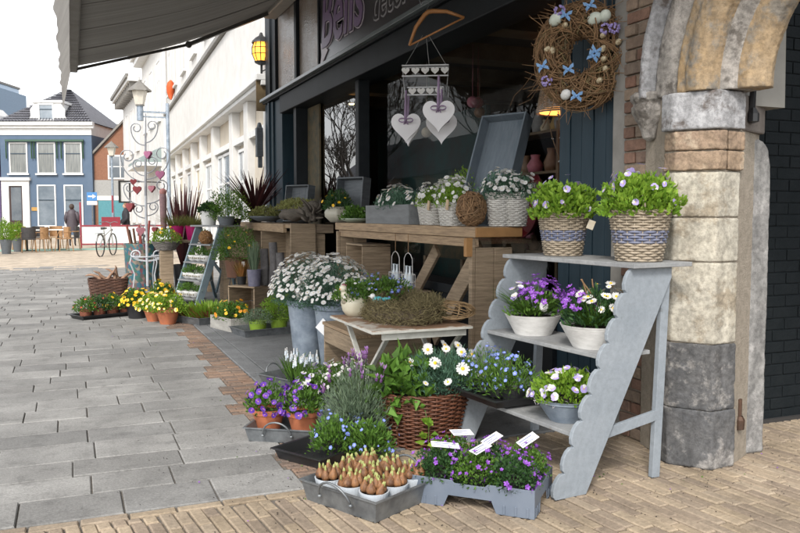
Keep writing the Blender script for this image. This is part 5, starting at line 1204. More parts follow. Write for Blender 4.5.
HC=[mat('rose_felt',(.42,.19,.22),(.34,.13,.16),rough=.9),mat('red_felt',(.24,.05,.055),(.18,.035,.04),rough=.9),mat('mauve_felt',(.35,.13,.22),(.28,.10,.18),rough=.9)]
hl=[(.05,2.28,.15,2,'mauve heart hanging highest on the metal tree'),(.24,1.95,.17,2,'mauve heart hanging at the right of the metal tree'),(-.20,1.83,.12,1,'dark red heart hanging upper left on the metal tree'),(-.14,1.70,.16,1,'red heart hanging on the left inner branch of the metal tree'),(-.26,1.42,.17,1,'long red heart hanging at the far left of the metal tree'),(.10,1.72,.13,0,'small pink heart hanging near the pole of the metal tree'),(-.10,1.02,.17,0,'pink felt heart hanging low on the metal tree'),(.14,1.04,.12,1,'small red heart hanging low at the right of the pole')]
for x,z,s_,ci,l in hl:
    t=thing('hanging_heart',(1.15+x*math.cos(R(-20)),13.75+x*math.sin(R(-20))-.03,z),l,'heart','hearts on the metal tree',rz=R(-20+rnd(-30,30)))
    b=MB(); b.prism(heart(s_*1.7,28,1.15),-.03,.03,'Y'); b.build('heart',HC[ci],t,bevel=.012)
    b=MB(); b.tube([(0,0,s_*.1),(0,0,s_*.1+.14)],.003,4); b.build('string',M_metw,t)
t=thing('pink_cone_bundle',(1.40,13.5,1.0),'tall pink and grey dried bundle hanging beside the metal tree','ornament'); b=MB(); b.lathe([(.0001,0),(.045,.05),(.06,.55),(.04,.70),(.0001,.72)],14); b.build('bundle',mat('mauve_grey',(.24,.15,.16),(.32,.2,.2),rough=.9,scale=30),t,smooth=True); b=MB(); b.sphere((0,0,.66),.06,seg=12,rings=8); b.build('cap',mat('salmon',(.5,.22,.2),(.4,.18,.16)),t,smooth=True)
# patterned bin behind the tree
t=thing('patterned_bin',(1.12,14.25,0),'dark patterned bin of wrapping rolls behind the metal tree','bin')
mb=bpy.data.materials.new('pattern'); mb.use_nodes=True; n_=mb.node_tree.nodes; vo=n_.new('ShaderNodeTexVoronoi'); vo.inputs['Scale'].default_value=13; cr=n_.new('ShaderNodeValToRGB'); e=cr.color_ramp.elements; e[0].color=(.02,.06,.09,1); e[1].color=(.14,.05,.04,1)
for p_,c_ in ((.3,(.03,.12,.16,1)),(.5,(.03,.10,.07,1)),(.65,(.16,.05,.07,1)),(.8,(.22,.2,.15,1))): q=e.new(p_); q.color=c_
mb.node_tree.links.new(vo.outputs['Color'],cr.inputs[0]); mb.node_tree.links.new(cr.outputs[0],n_['Principled BSDF'].inputs['Base Color'])
b=MB(); b.lathe([(.0001,0),(.27,0),(.31,.80),(.29,.80),(.0001,.6)],24); b.build('bin',mb,t,smooth=False)
for i in range(9): b=MB(); a=rnd(0,6); b.tube([(.15*math.cos(a),.15*math.sin(a),.5),(.26*math.cos(a),.26*math.sin(a),rnd(1.0,1.2))],.02,7); b.build('roll',[mat('roll_brown',(.16,.07,.045),(.1,.05,.03)),mat('roll_red',(.24,.05,.04),(.2,.04,.03))][i%2],t)
# wooden bench pedestal with pink pots
t=thing('wooden_bench',(1.72,13.5,0),'narrow raw wooden bench carrying pink pots beside the step stand','bench')
b=MB(); b.box(-.32,.5,-.2,.2,.83,.87); b.build('top',M_woodX,t,bevel=.004)
for x in (-.26,.40): b=MB(); b.box(x-.05,x+.05,-.16,-.12,0,.828); b.box(x-.05,x+.05,.12,.16,0,.828); b.build('leg',M_wood,t,bevel=.003)
M_pink=mat('magenta_pot',(.42,.012,.13),(.36,.01,.11),rough=.3)
for i,(x,y,l) in enumerate(((1.86,13.42,'magenta pot with feathery grass, right one on the wooden bench'),(1.62,13.55,'magenta pot with feathery grass, left one on the wooden bench'))):
    t=simple_pot('magenta_pot',x,y,.871,.09,.13,.24,M_pink,l,group='magenta pots on the bench'); blades(t,leafm('leaf_feather',(.22,.22,.06),(.13,.15,.04)),260,.24,.24,.26,.2,w=.008,spread_=.9,hv=.5)
t=thing('grey_basket',(1.40,13.2,.72),'shallow grey wicker bowl of yellow violas at the left end of the bench','basket'); wicker(t,[mat('grey_wicker',(.22,.20,.18),(.14,.13,.12),island=.4)],.14,.14,.22,.22,.13,8,18)
leaves(t,G_fresh,900,.24,.24,.22,.12,.035,.02); blossoms(t,F_pansyy,spread(14,.24,.24,.26,.12,.1),1.4,'viola_bloom',0)
t=thing('support_block',(1.40,13.2,0),'raw wooden post under the grey wicker bowl','post'); b=MB(); b.box(-.10,.10,-.1,.1,0,.718); b.build('post',M_wood,t,bevel=.005)
t=thing('cordyline',(1.80,14.2,0),'tall cordyline with dark bronze leaves in a black pot behind the pink pots','potted plant'); pot(t,M_black,.15,.19,.42); blades(t,G_red,60,.42,.42,1.55,.38,w=.06,spread_=.62,curve=.1,hv=.35,seg=4,r0=.08)
t=simple_pot('white_pot',1.95,13.0,.871,.06,.08,.1,M_white,'little pot of white flowers by the magenta pots',fol=(G_mid,300,.1,.1,.1,.09,.03,.012),fl=(F_small,spread(14,.13,.13,.16,.09,.1),1.5))

# ============================================================ FIXTURES ON THE SHOP
M_iron=mat('black_iron',(.012,.012,.012),(.02,.02,.02),rough=.5)
t=thing('wall_lantern',(2.97,13.12,3.95),'lit black iron lantern with amber glass on the far corner of the shop','lantern')
b=MB(); b.lathe([(.0001,-.20),(.05,-.19),(.11,-.16),(.12,-.14),(.10,-.13)],10); b.build('lantern_base',M_iron,t)
b=MB(); b.lathe([(.10,-.13),(.145,-.02),(.145,.08),(.11,.17)],10); b.build('glass',mat('amber_glass',(1,.40,.05),(.95,.34,.03),emit=.9),t,smooth=True)
b=MB(); b.sphere((0,0,.02),.05,seg=10,rings=8,sz=1.4); b.build('bulb',mat('lit_bulb',(1,.62,.15),(1,.6,.15),emit=9),t)
b=MB(); b.lathe([(.16,.16),(.15,.19),(.09,.25),(.04,.28),(.02,.33),(.0001,.34)],10); b.build('cap',M_iron,t)
b=MB()
for a in range(10): c,s_=math.cos(2*PI*a/10),math.sin(2*PI*a/10); b.tube([(.105*c,.105*s_,-.13),(.152*c,.152*s_,-.02),(.152*c,.152*s_,.08),(.12*c,.12*s_,.17)],.007,4)
for z in (-.02,.08): b.tube([(.152*math.cos(2*PI*i/20),.152*math.sin(2*PI*i/20),z) for i in range(20)],.006,4,closed=True)
b.build('cage',M_iron,t)
b=MB(); b.tube([(0,0,-.2),(0,0,-.34),(.05,-.02,-.42),(.15,-.05,-.42)],.02,6); b.tube([(0,0,-.30),(.10,-.02,-.25),(.16,-.03,-.32)],.01,5); b.build('bracket',M_iron,t)
b=MB(); b.box(-.10,.10,-.03,.0,-.95,-.36); b.build('sign_plate',mat('bronze_plate',(.14,.10,.05),(.10,.07,.035),rough=.5),t)
t=thing('alarm_box',(2.93,13.15,2.35),'dark weathered iron box fixed to the shop corner under the lantern','box'); b=MB(); b.box(-.06,.05,-.06,.06,-.10,.38); b.lathe([(.05,.38),(.03,.46),(.0001,.47)],8); b.box(-.03,.04,-.03,.03,-.28,-.1); b.build('housing',M_greycrate,t,bevel=.01)

# ============================================================ WHITE BUILDINGS ALONG THE STREET
M_wht=mat('white_render',(.62,.61,.59),(.54,.53,.51),rough=.85,scale=2.2,bump=.05); M_crm=mat('cream_render',(.56,.50,.41),(.50,.44,.36),rough=.85,scale=2,bump=.05)
M_wtrim=mat('white_trim',(.68,.68,.67),(.60,.60,.59),rough=.6,scale=4); M_gut=mat('gutter_grey',(.20,.19,.17),(.15,.14,.13),rough=.6,scale=6)
M_win=mat('dark_window',(.10,.12,.14),(.16,.18,.20),rough=.08,scale=1.2,spec=.8); M_winb=mat('pale_window',(.20,.235,.27),(.12,.15,.18),rough=.08,scale=1,spec=.8)
M_blind=mat('cream_blind',(.55,.50,.38),(.5,.45,.34))
def bpart(root,name,boxes,mt,bevel=0):
    b=MB(); [b.box(*q) for q in boxes]; return b.build(name,mt,root,bevel=bevel)
def window(root,x,y0,y1,z0,z1,mt=M_win,frame=M_wtrim,depth=.14,bars=1,sill=True,hb=1):
    """window in a wall whose face is local x; reveals from thin frame boxes set back"""
    f=.06; o=bpart(root,'window',[(x-.012,x+.05,y0,y0+f,z0,z1),(x-.012,x+.05,y1-f,y1,z0,z1),(x-.012,x+.05,y0+f,y1-f,z0,z0+f),(x-.012,x+.05,y0+f,y1-f,z1-f,z1)]+[(x+.0,x+.045,y0+(y1-y0)*(i+1)/(bars+1)-.02,y0+(y1-y0)*(i+1)/(bars+1)+.02,z0+f,z1-f) for i in range(bars)]+[(x+.0,x+.04,y0+f,y1-f,z0+(z1-z0)*.66,z0+(z1-z0)*.66+.05)]*hb,frame)
    bpart(o,'pane',[(x+.02,x+.03,y0+f,y1-f,z0+f,z1-f)],mt)
    if sill: bpart(o,'sill',[(x-.09,x,y0-.06,y1+.06,z0-.07,z0-.003)],frame)
    return o
wb=thing('white_building',(3.02,13.02,0),'long white rendered building next to the shop with pilasters and a projecting ledge','building',rz=R(-1.6))
bpart(wb,'wall',[(.2,6,0,20.3,0,9.2)],M_crm)
bpart(wb,'upper_wall',[(.03,.2,0,20.3,3.62,5.18)],M_wht); bpart(wb,'upper_wall',[(.10,.2,0,20.3,5.32,9.2)],M_wht)
bpart(wb,'ledge',[(-.16,.2,-.0,20.3,3.50,3.60),(-.08,.2,0,20.3,3.42,3.5)],M_wtrim,bevel=.01); bpart(wb,'string_course',[(-.06,.2,0,20.3,5.2,5.30)],M_gut)
ys=[0,1.95,3.75,6.6,9.0,11.2,13.6,16.2,18.6,20.0]
for y in ys: bpart(wb,'pilaster',[(.03,.2,y,y+.42,0,3.42),(-.0,.2,y-.04,y+.46,0,.35)],M_wht,bevel=.008)
bpart(wb,'plinth',[(.10,.2,0,20.3,0,.55)],M_wht)
for i,(a,c_) in enumerate(zip(ys[:-1],ys[1:])):
    y0,y1=a+.42,c_
    bpart(wb,'lintel_band',[(.06,.2,y0,y1,2.72,2.84)],M_wtrim)
    if i==0: bpart(wb,'infill_panel',[(.14,.2,y0+.12,y1-.12,.6,2.6)],M_crm,bevel=.01)
    elif i==2:
        window(wb,.13,y0+.1,y0+1.5,.6,2.68,mat('pale_window',(.3,.3,.3)),bars=0); window(wb,.13,y0+1.6,y1-.1,.6,2.68,M_winb,bars=0)
    else: window(wb,.13,y0+.18,y1-.18,.6,2.62,M_winb if i%2 else M_blind,bars=1)
for y in (1.5,4.4,7.3,10.2,13.1,16.0,18.4): window(wb,.10,y,y+1.1,5.9,8.2,M_winb,bars=1)
for y in (3.4,6.4,9.3,12.2,15.1): bpart(wb,'pilaster',[(.06,.1,y,y+.45,5.32,9.0)],M_wtrim)
bpart(wb,'cornice',[(-.45,.2,-.0,20.3,9.2,9.4),(-.3,.2,0,20.3,9.0,9.2)],M_wtrim)
b=MB(); b.tube([(.0,20.1,.1),(.0,20.1,9.0)],.06,8); b.build('downpipe',M_wtrim,wb)
t=thing('orange_ornament',(3.45,30.0,5.6),'orange figure hanging on the white upper wall of the street front','ornament'); b=MB(); b.tube([(0,-.05,-.15),(0,.05,-.08),(0,.06,.1),(0,-.02,.3),(0,-.03,.45),(0,-.12,.5)],.1,8,rs=[.03,.07,.13,.15,.11,.04]); b.build('body',mat('orange_toy',(.60,.11,.02),(.5,.08,.02)),t,smooth=True)
wm=thing('tall_white_house',(3.55,33.4,0),'tall white house with a heavy projecting cornice further down the street','building',rz=R(1.0))
bpart(wm,'wall',[(0,6,0,8.2,0,8.9)],M_wht); bpart(wm,'cornice',[(-.55,.0,-.1,8.3,8.75,8.95),(-.4,.0,0,8.2,8.5,8.75)],M_wtrim); bpart(wm,'gutter',[(-.62,-.5,-.1,8.3,8.9,9.05)],M_gut)
for y in (.9,3.6,6.2):
    window(wm,-.01,y,y+1.2,5.2,7.7,M_win); window(wm,-.01,y,y+1.2,.9,3.2,M_win)
b=MB(); b.prism([(-.9,3.6),(0,4.1),(0,3.45),(-.9,3.45)],1,6,'Y'); b.build('bay_canopy',mat('lead_grey',(.20,.25,.25),(.26,.31,.3)),wm); bpart(wm,'bay_fascia',[(-.95,-.0,1,6,3.3,3.45)],M_wtrim)
wf=thing('bracketed_white_house',(3.35,41.9,0),'white house with a bracketed eaves cornice at the far end of the street front','building',rz=R(2.0))
bpart(wf,'wall',[(0,6,0,9,0,8.0)],M_wht); bpart(wf,'cornice',[(-.6,.0,-.1,9.1,7.9,8.1)],M_wtrim); bpart(wf,'gutter',[(-.7,-.55,-.1,9.1,8.05,8.25)],M_gut)
for k in range(12): bpart(wf,'bracket',[(-.5,-.0,.1+.75*k,.28+.75*k,7.5,7.9)],M_gut)
for y in (.8,3.4,6.2): window(wf,-.01,y,y+1.2,4.6,7.0,M_win); window(wf,-.01,y,y+1.2,.9,3.0,M_win)
# street lamps
def lantern(t,z,s):
    M_lg=mat('lamp_glass',(.62,.58,.5),(.55,.52,.46),rough=.2)
    b=MB(); b.lathe([(.0001,0),(.10*s,0),(.10*s,.03*s)],8,c=(0,0,z)); b.build('lamp_base',M_gut,t)
    b=MB(); b.lathe([(.10*s,.03*s),(.17*s,.34*s)],6,c=(0,0,z)); b.build('lamp_glass',M_lg,t)
    b=MB(); b.lathe([(.27*s,.33*s),(.26*s,.36*s),(.10*s,.50*s),(.05*s,.54*s),(.0001,.60*s)],6,c=(0,0,z)); b.build('lamp_roof',M_gut,t)
t=thing('wall_street_lamp',(1.90,24,4.25),'street lantern on a bracket standing out from the white wall','street lamp'); lantern(t,.14,1.25)
b=MB(); b.tube([(0,0,.14),(0,0,-.28)],.09,8); b.build('socket',M_zincd,t); b=MB(); b.bar((.05,0,-.02),(.75,0,-.02),.05,.05); b.bar((.05,0,-.16),(.75,0,-.16),.04,.04); b.build('bracket',M_zincd,t)
t=thing('lamp_post',(2.66,24.0,0),'slim dark post carrying the bracket of the big street lantern','post'); b=MB(); b.tube([(0,0,0),(0,0,1),(0,0,4.5)],.05,8,rs=[.10,.06,.05]); b.build('post',M_zincd,t)
t=thing('street_lamp',(1.66,36,0),'small street lamp in front of the orange brick gable','street lamp'); lantern(t,3.75,1.1); b=MB(); b.tube([(0,0,0),(0,0,.8),(0,0,3.78)],.05,8,rs=[.1,.06,.04]); b.build('post',M_zincd,t)
t=thing('black_wall_sign',(2.1,34.0,2.2),'black framed hanging sign standing out from the white house','sign',rz=R(20)); b=MB(); 
for q in ((-.32,-.26,-.04,.04,-.45,.45),(.10,.16,-.04,.04,-.45,.45),(-.26,.10,-.04,.04,.39,.45),(-.26,.10,-.04,.04,-.45,-.39)): b.box(*q)
b.box(.16,1.6,-.02,.02,.40,.44); b.build('frame',M_iron,t); b=MB(); b.box(-.26,.10,-.01,.01,-.39,.39); b.build('panel',M_wtrim,t)

# ============================================================ SQUARE: HOUSES
M_bh=mat('blue_house_paint',(.075,.115,.175),(.09,.13,.19),rough=.8,scale=1.5); M_tile=mat('roof_tile',(.085,.085,.10),(.13,.13,.145),rough=.6,scale=3)
def roof_tiles(root,name,quad,nu,nv,mt):
    """pantile roof plane: quad a,b (eave), c,d (top) tiled with overlapping rows"""
    a,b_,c,d=[Vector(p) for p in quad]; m=MB(); n=(b_-a).cross(d-a).normalized()
    for j in range(nv):
        v0,v1=j/nv,(j+1)/nv
        for i in range(nu):
            u0,u1=i/nu,(i+1)/nu
            def P(u,v): return (a+(b_-a)*u)*(1-v)+(d+(c-d)*u)*v
            um=(u0+u1)/2; m.add([P(u0,v0)+n*.05,P(um,v0)+n*.10,P(u1,v0)+n*.05,P(u1,v1)+n*.0,P(um,v1)+n*.05,P(u0,v1)+n*.0],[(0,1,4,5),(1,2,3,4)])
    return m.build(name,mt,root)
bh=thing('blue_house',(-3.93,54.73,0),'blue painted house with steep grey tiled roof, white door surround and dormer','house',rz=R(-22.5))
HW=5.64
def bb(name,boxes,mt,parent=None,bevel=0):
    b=MB(); [b.box(*q) for q in boxes]; return b.build(name,mt,parent or bh,bevel=bevel)
bb('wall',[(0,HW,0,6.1,0,6.15)],M_bh); bb('frieze',[(.0,HW+.02,-.05,0,6.15,6.75)],M_wtrim); bb('cornice',[(-.15,HW+.2,-.35,.0,6.72,6.92),(-.15,HW+.2,-.2,0,6.55,6.72)],M_wtrim); bb('wall',[(0.02,HW-.02,.02,6.1,6.15,6.9)],M_wtrim)
A=(-.1,-.3,6.92);B=(HW+.15,-.3,6.92);Cc=(3.15,3.0,9.35);
roof_tiles(bh,'roof',(A,B,(3.25,3.0,9.35),(3.0,3.0,9.35)),30,14,M_tile)
b=MB(); b.add([(-.1,-.3,6.9),(3.0,3.0,9.3),(3.0,3.3,9.3),(-.1,6.4,6.9),(HW+.15,-.3,6.9),(3.25,3.0,9.3),(3.25,3.3,9.3),(HW+.15,6.4,6.9)],[(0,1,2,3),(4,7,6,5),(1,5,6,2),(3,2,6,7)]); b.build('roof_back',M_tile,bh)
def hwin(x0,x1,z0,z1,mt,parent=bh,y=0):
    f=.08; o=bb('window',[(x0,x0+f,y-.06,y+.03,z0,z1),(x1-f,x1,y-.06,y+.03,z0,z1),(x0+f,x1-f,y-.06,y+.03,z1-f,z1),(x0+f,x1-f,y-.06,y+.03,z0,z0+f*.6)],M_wtrim,parent)
    bb('pane',[(x0+f,x1-f,y-.02,y-.01,z0+f*.6,z1-f)],mt,o); bb('glazing_bar',[(x0+f,x1-f,y-.045,y-.022,z0+(z1-z0)*.62,z0+(z1-z0)*.62+.06)],mat('dark_bar',(.03,.05,.07),(.03,.05,.07)),o); bb('sill',[(x0-.1,x1+.1,y-.16,y-.062,z0-.1,z0-.003)],M_wtrim,o); return o
M_cur=mat('curtained_pane',(.13,.14,.14),(.24,.25,.24),rough=.15,scale=3,stretch=(6,1,.3))
for x0,x1 in ((.55,1.68),(2.28,3.4),(3.95,5.03)): hwin(x0,x1,3.8,5.7,M_cur)
for x0,x1 in ((2.2,3.36),(3.86,5.03)): hwin(x0,x1,.55,3.1,M_winb)
for xc in (.42,1.98,2.14,3.54,3.80,5.14):
    b=MB(); b.tube([(xc,-.12,5.75),(xc,-.14,5.2),(xc,-.12,4.7)],.035,6); b.build('garland',G_dark,bh)
o=bb('garland',[(.4,5.2,-.22,-.08,5.74,5.86)],leafm('garland_green',(.10,.17,.13),(.05,.10,.07)))
dr=bb('door_surround',[(.05,.5,-.14,0,0,3.35),(1.33,1.75,-.14,0,0,3.35),(.5,1.33,-.14,0,3.03,3.35),(-.05,1.85,-.25,0,3.36,3.55)],M_wtrim); d_=bb('door',[(.5,1.33,-.05,-.0,0,3.02)],mat('brown_door',(.05,.03,.03),(.07,.045,.04),rough=.3)); bb('door_pane',[(.6,1.23,-.06,-.052,.9,2.95)],M_win,d_)
bb('plaque',[(1.83,2.2,-.04,0,1.5,1.72)],mat('brass_plaque',(.45,.27,.08),(.35,.2,.06)))
dm=bb('dormer',[(2.15,3.85,-.05,2.2,6.95,8.1)],M_wtrim); bb('dormer_roof',[(2.05,3.95,-.15,2.3,8.1,8.25)],M_wtrim,dm); hwin(2.45,3.4,7.05,8.05,M_winb,dm,y=-.06)
for sg,x in ((-1,2.15),(1,3.85)): b=MB(); b.prism([(x,6.95),(x+sg*.4,6.95),(x+sg*.2,7.3),(x+sg*.22,7.7),(x,8.0)],-.04,.04,'Y'); b.build('dormer_scroll',M_wtrim,dm)
ph=thing('purple_house',(-8.5,56.6,0),'purple painted house with a white dormer at the left edge of the photo','house',rz=R(-22.5))
b=MB(); b.box(0,4.85,0.05,8,0,6.6); b.build('wall',mat('purple_paint',(.10,.07,.16),(.12,.08,.18)),ph); b=MB(); b.box(-.1,4.8,-.25,.05,6.4,6.8); b.build('cornice',M_wtrim,ph); b=MB(); b.prism([(3.3,6.8),(4.9,6.8),(4.7,7.4),(4.2,7.9),(3.6,7.9)],.0,2,'Y'); b.build('dormer',M_wtrim,ph)
gt=thing('glass_tower',(-8.5,78,0),'pale blue glass office block rising behind the roofs','building',rz=R(-22.5)); M_gl=mat('blue_cladding',(.24,.34,.46),(.30,.40,.52),rough=.3,scale=.6)
b=MB(); b.box(-4,1.2,0,8,0,13.2); b.build('cladding',M_gl,gt); b=MB(); [b.box(-4+.9*i,-3.95+.9*i,-.03,-.002,0,13.2) for i in range(6)]; b.build('mullion',M_gut,gt); b=MB(); b.box(-4.1,1.3,-.1,8.1,13.2,13.4); b.build('roof_edge',M_gut,gt); b=MB(); b.box(1.202,1.9,.5,8,0,12.6); b.build('side_wall',mat('blue_side',(.22,.30,.40),(.2,.27,.36)),gt)
og=thing('orange_brick_house',(1.30,52.8,0),'orange brick gabled house with grey ground floor and teal shopfront','house',rz=R(-22.5)); M_ob=mat('orange_brick',(.24,.115,.07),(.19,.09,.055),rough=.9,scale=12)
b=MB(); b.prism([(.05,0),(6,0),(6,6.8),(3.4,8.4),(.05,4.9)],.05,8,'Y'); b.build('wall',M_ob,og); 
b=MB(); b.bar((-.05,.0,4.95),(3.4,.0,8.5),.25,.12); b.build('verge',M_gut,og)
b=MB(); b.box(.06,6,.0,.049,2.4,3.4); b.build('render_band',mat('grey_band',(.30,.30,.29),(.26,.26,.25)),og); b=MB(); b.box(.06,6,-.05,.045,2.15,2.42); b.build('white_lintel',M_wtrim,og); b=MB(); b.box(.3,6,-.02,.04,.0,2.14); b.build('shopfront',mat('teal_front',(.06,.20,.24),(.08,.24,.27),rough=.4),og)
f_=MB(); f_.box(.95,2.5,-.02,.045,3.45,4.95); o=f_.build('window',M_wtrim,og); b=MB(); b.box(1.05,2.4,-.03,-.022,3.55,4.85); b.build('pane',M_win,o); b=MB(); b.box(1.7,1.76,-.045,-.032,3.55,4.85); b.box(1.05,2.4,-.045,-.032,4.2,4.25); b.build('glazing_bar',M_wtrim,o)
gb=thing('green_trimmed_building',(.9,60,0),'pale building with green roof edge behind the orange gable','building',rz=R(-22.5)); b=MB(); b.box(0.3,5,0,6,0,7.3); b.build('wall',M_wht,gb); b=MB(); b.box(.2,5.1,-.2,6,7.3,7.55); b.build('roof_edge',mat('green_trim',(.08,.2,.15),(.07,.17,.13)),gb); b=MB(); b.box(.8,1.7,-.04,0,5.9,7.0); b.build('window',M_win,gb)
# ============================================================ SQUARE: STREET THINGS
t=thing('traffic_sign',(1.05,45,0),'blue rectangular sign with a white arrow on a grey post','sign',rz=R(-15)); b=MB(); b.tube([(0,0,0),(0,0,2.5)],.035,8); b.build('post',M_zinc,t)
b=MB(); b.box(-.26,.26,-.05,-.03,2.0,2.45); b.build('blue_panel',mat('sign_blue',(.05,.20,.45),(.05,.18,.42),rough=.4),t); b=MB(); b.prism([(-.2,2.19),(.03,2.19),(.03,2.11),(.22,2.23),(.03,2.35),(.03,2.27),(-.2,2.27)],-.054,-.051,'Y'); b.build('arrow',P_white,t); b=MB(); b.box(-.26,.26,-.05,-.03,1.78,1.98); b.build('white_panel',M_wtrim,t)
M_rf=mat('red_frame',(.26,.025,.04),(.22,.02,.035),rough=.5)
t=thing('terrace_screen',(.30,32.6,0),'low white terrace screen in a red frame behind the bicycle','screen',rz=R(-8))
for q in ((0,4.4,-.03,.03,.12,.17),(0,4.4,-.03,.03,.82,.88)): b=MB(); b.box(*q); b.build('rail',M_rf,t)
for x in (.03,2.2,4.3): b=MB(); b.box(x-.03,x+.03,-.035,.035,.0,.9 if x>1 else 1.75); b.build('post',M_rf,t)
b=MB(); b.box(.06,4.3,-.01,.01,.172,.818); b.build('panel',M_wtrim,t); b=MB(); b.tube([(2.3,-.014,.2),(2.7,-.014,.55),(3.4,-.014,.7),(4.2,-.014,.68)],.03,4); b.build('grey_swoosh',M_blind,t)
t=thing('red_bench_back',(1.55,34.2,0),'red framed terrace seat standing behind the white screen','seat'); b=MB(); b.box(-.42,.3,-.03,.03,.7,1.18); b.build('back',M_rf,t); b=MB(); b.box(-.02,.04,-.04,.04,1.35,2.05); b.build('post',M_rf,t); b=MB(); b.box(-.5,.45,-.4,-.03,.42,.48); b.build('seat',M_rf,t)
for x in (-.45,.4): b=MB(); b.box(x-.03,x+.03,-.35,-.03,0,.42); b.build('leg',M_rf,t)
def bicycle(x,y,rz,m,lab,basket=True):
    t=thing('bicycle',(x,y,0),lab,'bicycle',rz=rz); r=.34
    for cx in (0,1.08):
        b=MB(); b.tube([(cx+r*math.cos(2*PI*i/32),0,r+r*math.sin(2*PI*i/32)) for i in range(32)],.02,6,closed=True); w=b.build('wheel',M_black,t)
        b=MB(); [b.tube([(cx,0,r),(cx+(r-.02)*math.cos(PI*i/9),0,r+(r-.02)*math.sin(PI*i/9))],.0025,3) for i in range(18)]; b.build('spokes',M_zinc,w)
    b=MB()
    for a,c_ in (((.45,.30),(.32,.80)),((.45,.30),(.92,.70)),((.36,.62),(.90,.80)),((0,.34),(.45,.30)),((0,.34),(.34,.68)),((1.08,.34),(.90,.95))): b.tube([(a[0],0,a[1]),(c_[0],0,c_[1])],.017,6)
    b.build('frame',m,t)
    b=MB(); b.tube([(.90,0,.93),(.88,0,1.02),(.88,-.12,1.06),(.74,-.28,1.04)],.013,5); b.tube([(.88,0,1.02),(.88,.12,1.06),(.74,.28,1.04)],.013,5); b.build('handlebar',M_zinc,t)
    b=MB(); b.prism([(-.12,-.02),(.14,0),(.14,.04),(-.12,.06)],-.06,.06,'Y'); b.build('saddle',M_black,t,loc=(.31,0,.84),bevel=.015)
    b=MB(); b.tube([(r*1.08*math.cos(a),0,r+r*1.08*math.sin(a)) for a in [R(10+15*i) for i in range(11)]],.022,5); b.build('mudguard',m,t)
    b=MB(); b.box(-.28,.22,-.06,.06,.70,.72); b.build('luggage_rack',M_zinc,t)
    for sg in (-1,1): b=MB(); b.tube([(.45,sg*.03,.30),(.45+.12*sg,sg*.08,.24),(.45+.12*sg,sg*.17,.24)],.01,5); b.build('pedal_crank',M_zinc,t)
    b=MB(); b.sphere((1.0,0,.80),.04,seg=8,rings=6); b.build('headlight',M_zinc,t)
bicycle(.80,25.7,R(68),mat('silver_frame',(.5,.5,.5),(.42,.42,.42),metal=.4,rough=.35),'silver bicycle parked in front of the terrace screen')
bicycle(1.35,17.9,R(80),M_black,'black bicycle parked half hidden behind the metal heart tree')
# cafe tables and chairs
M_rat=mat('rattan_tan',(.36,.21,.10),(.26,.14,.06),rough=.6,scale=10); M_ratd=mat('rattan_dark',(.03,.028,.03),(.05,.045,.045),rough=.6,scale=10)
def cafe_chair(x,y,rz,m,lab):
    t=thing('cafe_chair',(x,y,0),lab,'chair','chairs on the cafe terrace',rz=rz)
    b=MB(); b.box(-.22,.22,-.22,.22,.43,.46); b.build('seat',m,t,bevel=.01)
    b=MB(); pts=[(.24*math.cos(a),.22*math.sin(a)) for a in [R(200+14*i) for i in range(11)]]
    vs=[(px,py,z) for z in (.47,.85) for px,py in pts]; n=len(pts); b.add(vs,[(i,i+1,n+i+1,n+i) for i in range(n-1)]); o=b.build('backrest',m,t); s_=o.modifiers.new('s','SOLIDIFY'); s_.thickness=.02
    for sx in (-1,1):
        for sy in (-1,1): b=MB(); b.tube([(.19*sx,.19*sy,.43),(.22*sx,.24*sy,0)],.015,6); b.build('leg',M_rat,t)
        b=MB(); b.tube([(.22*sx,-.18,.68),(.24*sx,.1,.66),(.22*sx,.18,.44)],.014,6); b.build('armrest',M_rat,t)
def cafe_table(x,y,lab):
    t=thing('cafe_table',(x,y,0),lab,'table','tables on the cafe terrace'); b=MB(); b.box(-.42,.42,-.42,.42,.72,.75); b.build('tabletop',M_wtrim,t,bevel=.006)
    b=MB(); b.tube([(0,0,.03),(0,0,.72)],.03,8); b.build('column',M_iron,t); b=MB(); b.box(-.25,.25,-.03,.03,0,.03); b.box(-.03,.03,-.25,.25,.031,.05); b.build('base',M_iron,t)
cafe_table(-1.45,30.6,'left white topped cafe table on the terrace'); cafe_table(-.45,30.9,'right white topped cafe table on the terrace')
for x,y,a,m,l in ((-1.35,29.6,5,M_ratd,'black woven cafe chair with its back to the camera'),(-1.75,31.6,180,M_rat,'tan cafe chair at the far side of the left table'),(-.95,29.9,60,M_rat,'tan cafe chair turned sideways between the two tables'),(-.25,29.9,110,M_rat,'tan cafe chair at the near right of the right table'),(.05,30.9,95,M_ratd,'dark cafe chair beside the right table nearest the walking person'),(-.55,32.0,170,M_rat,'tan cafe chair at the far side of the right table'),(-1.1,31.7,200,M_ratd,'dark cafe chair at the far side between the tables')): cafe_chair(x,y,R(a),m,l)
for i,(x,y,h,l) in enumerate(((-1.98,28.7,1.05,'bushy green planter in a tall dark pot at the terrace corner'),(-1.72,30.2,.95,'second green planter behind the dark pot at the terrace'))):
    t=thing('terrace_planter',(x,y,0),l,'planter','green planters by the cafe terrace'); smoothify(pot(t,M_greycrate,.13,.19,.48,seg=20)); leaves(t,G_fresh,1100,.25,.25,h-.42,.46,L=.07,Wd=.03,up=1)
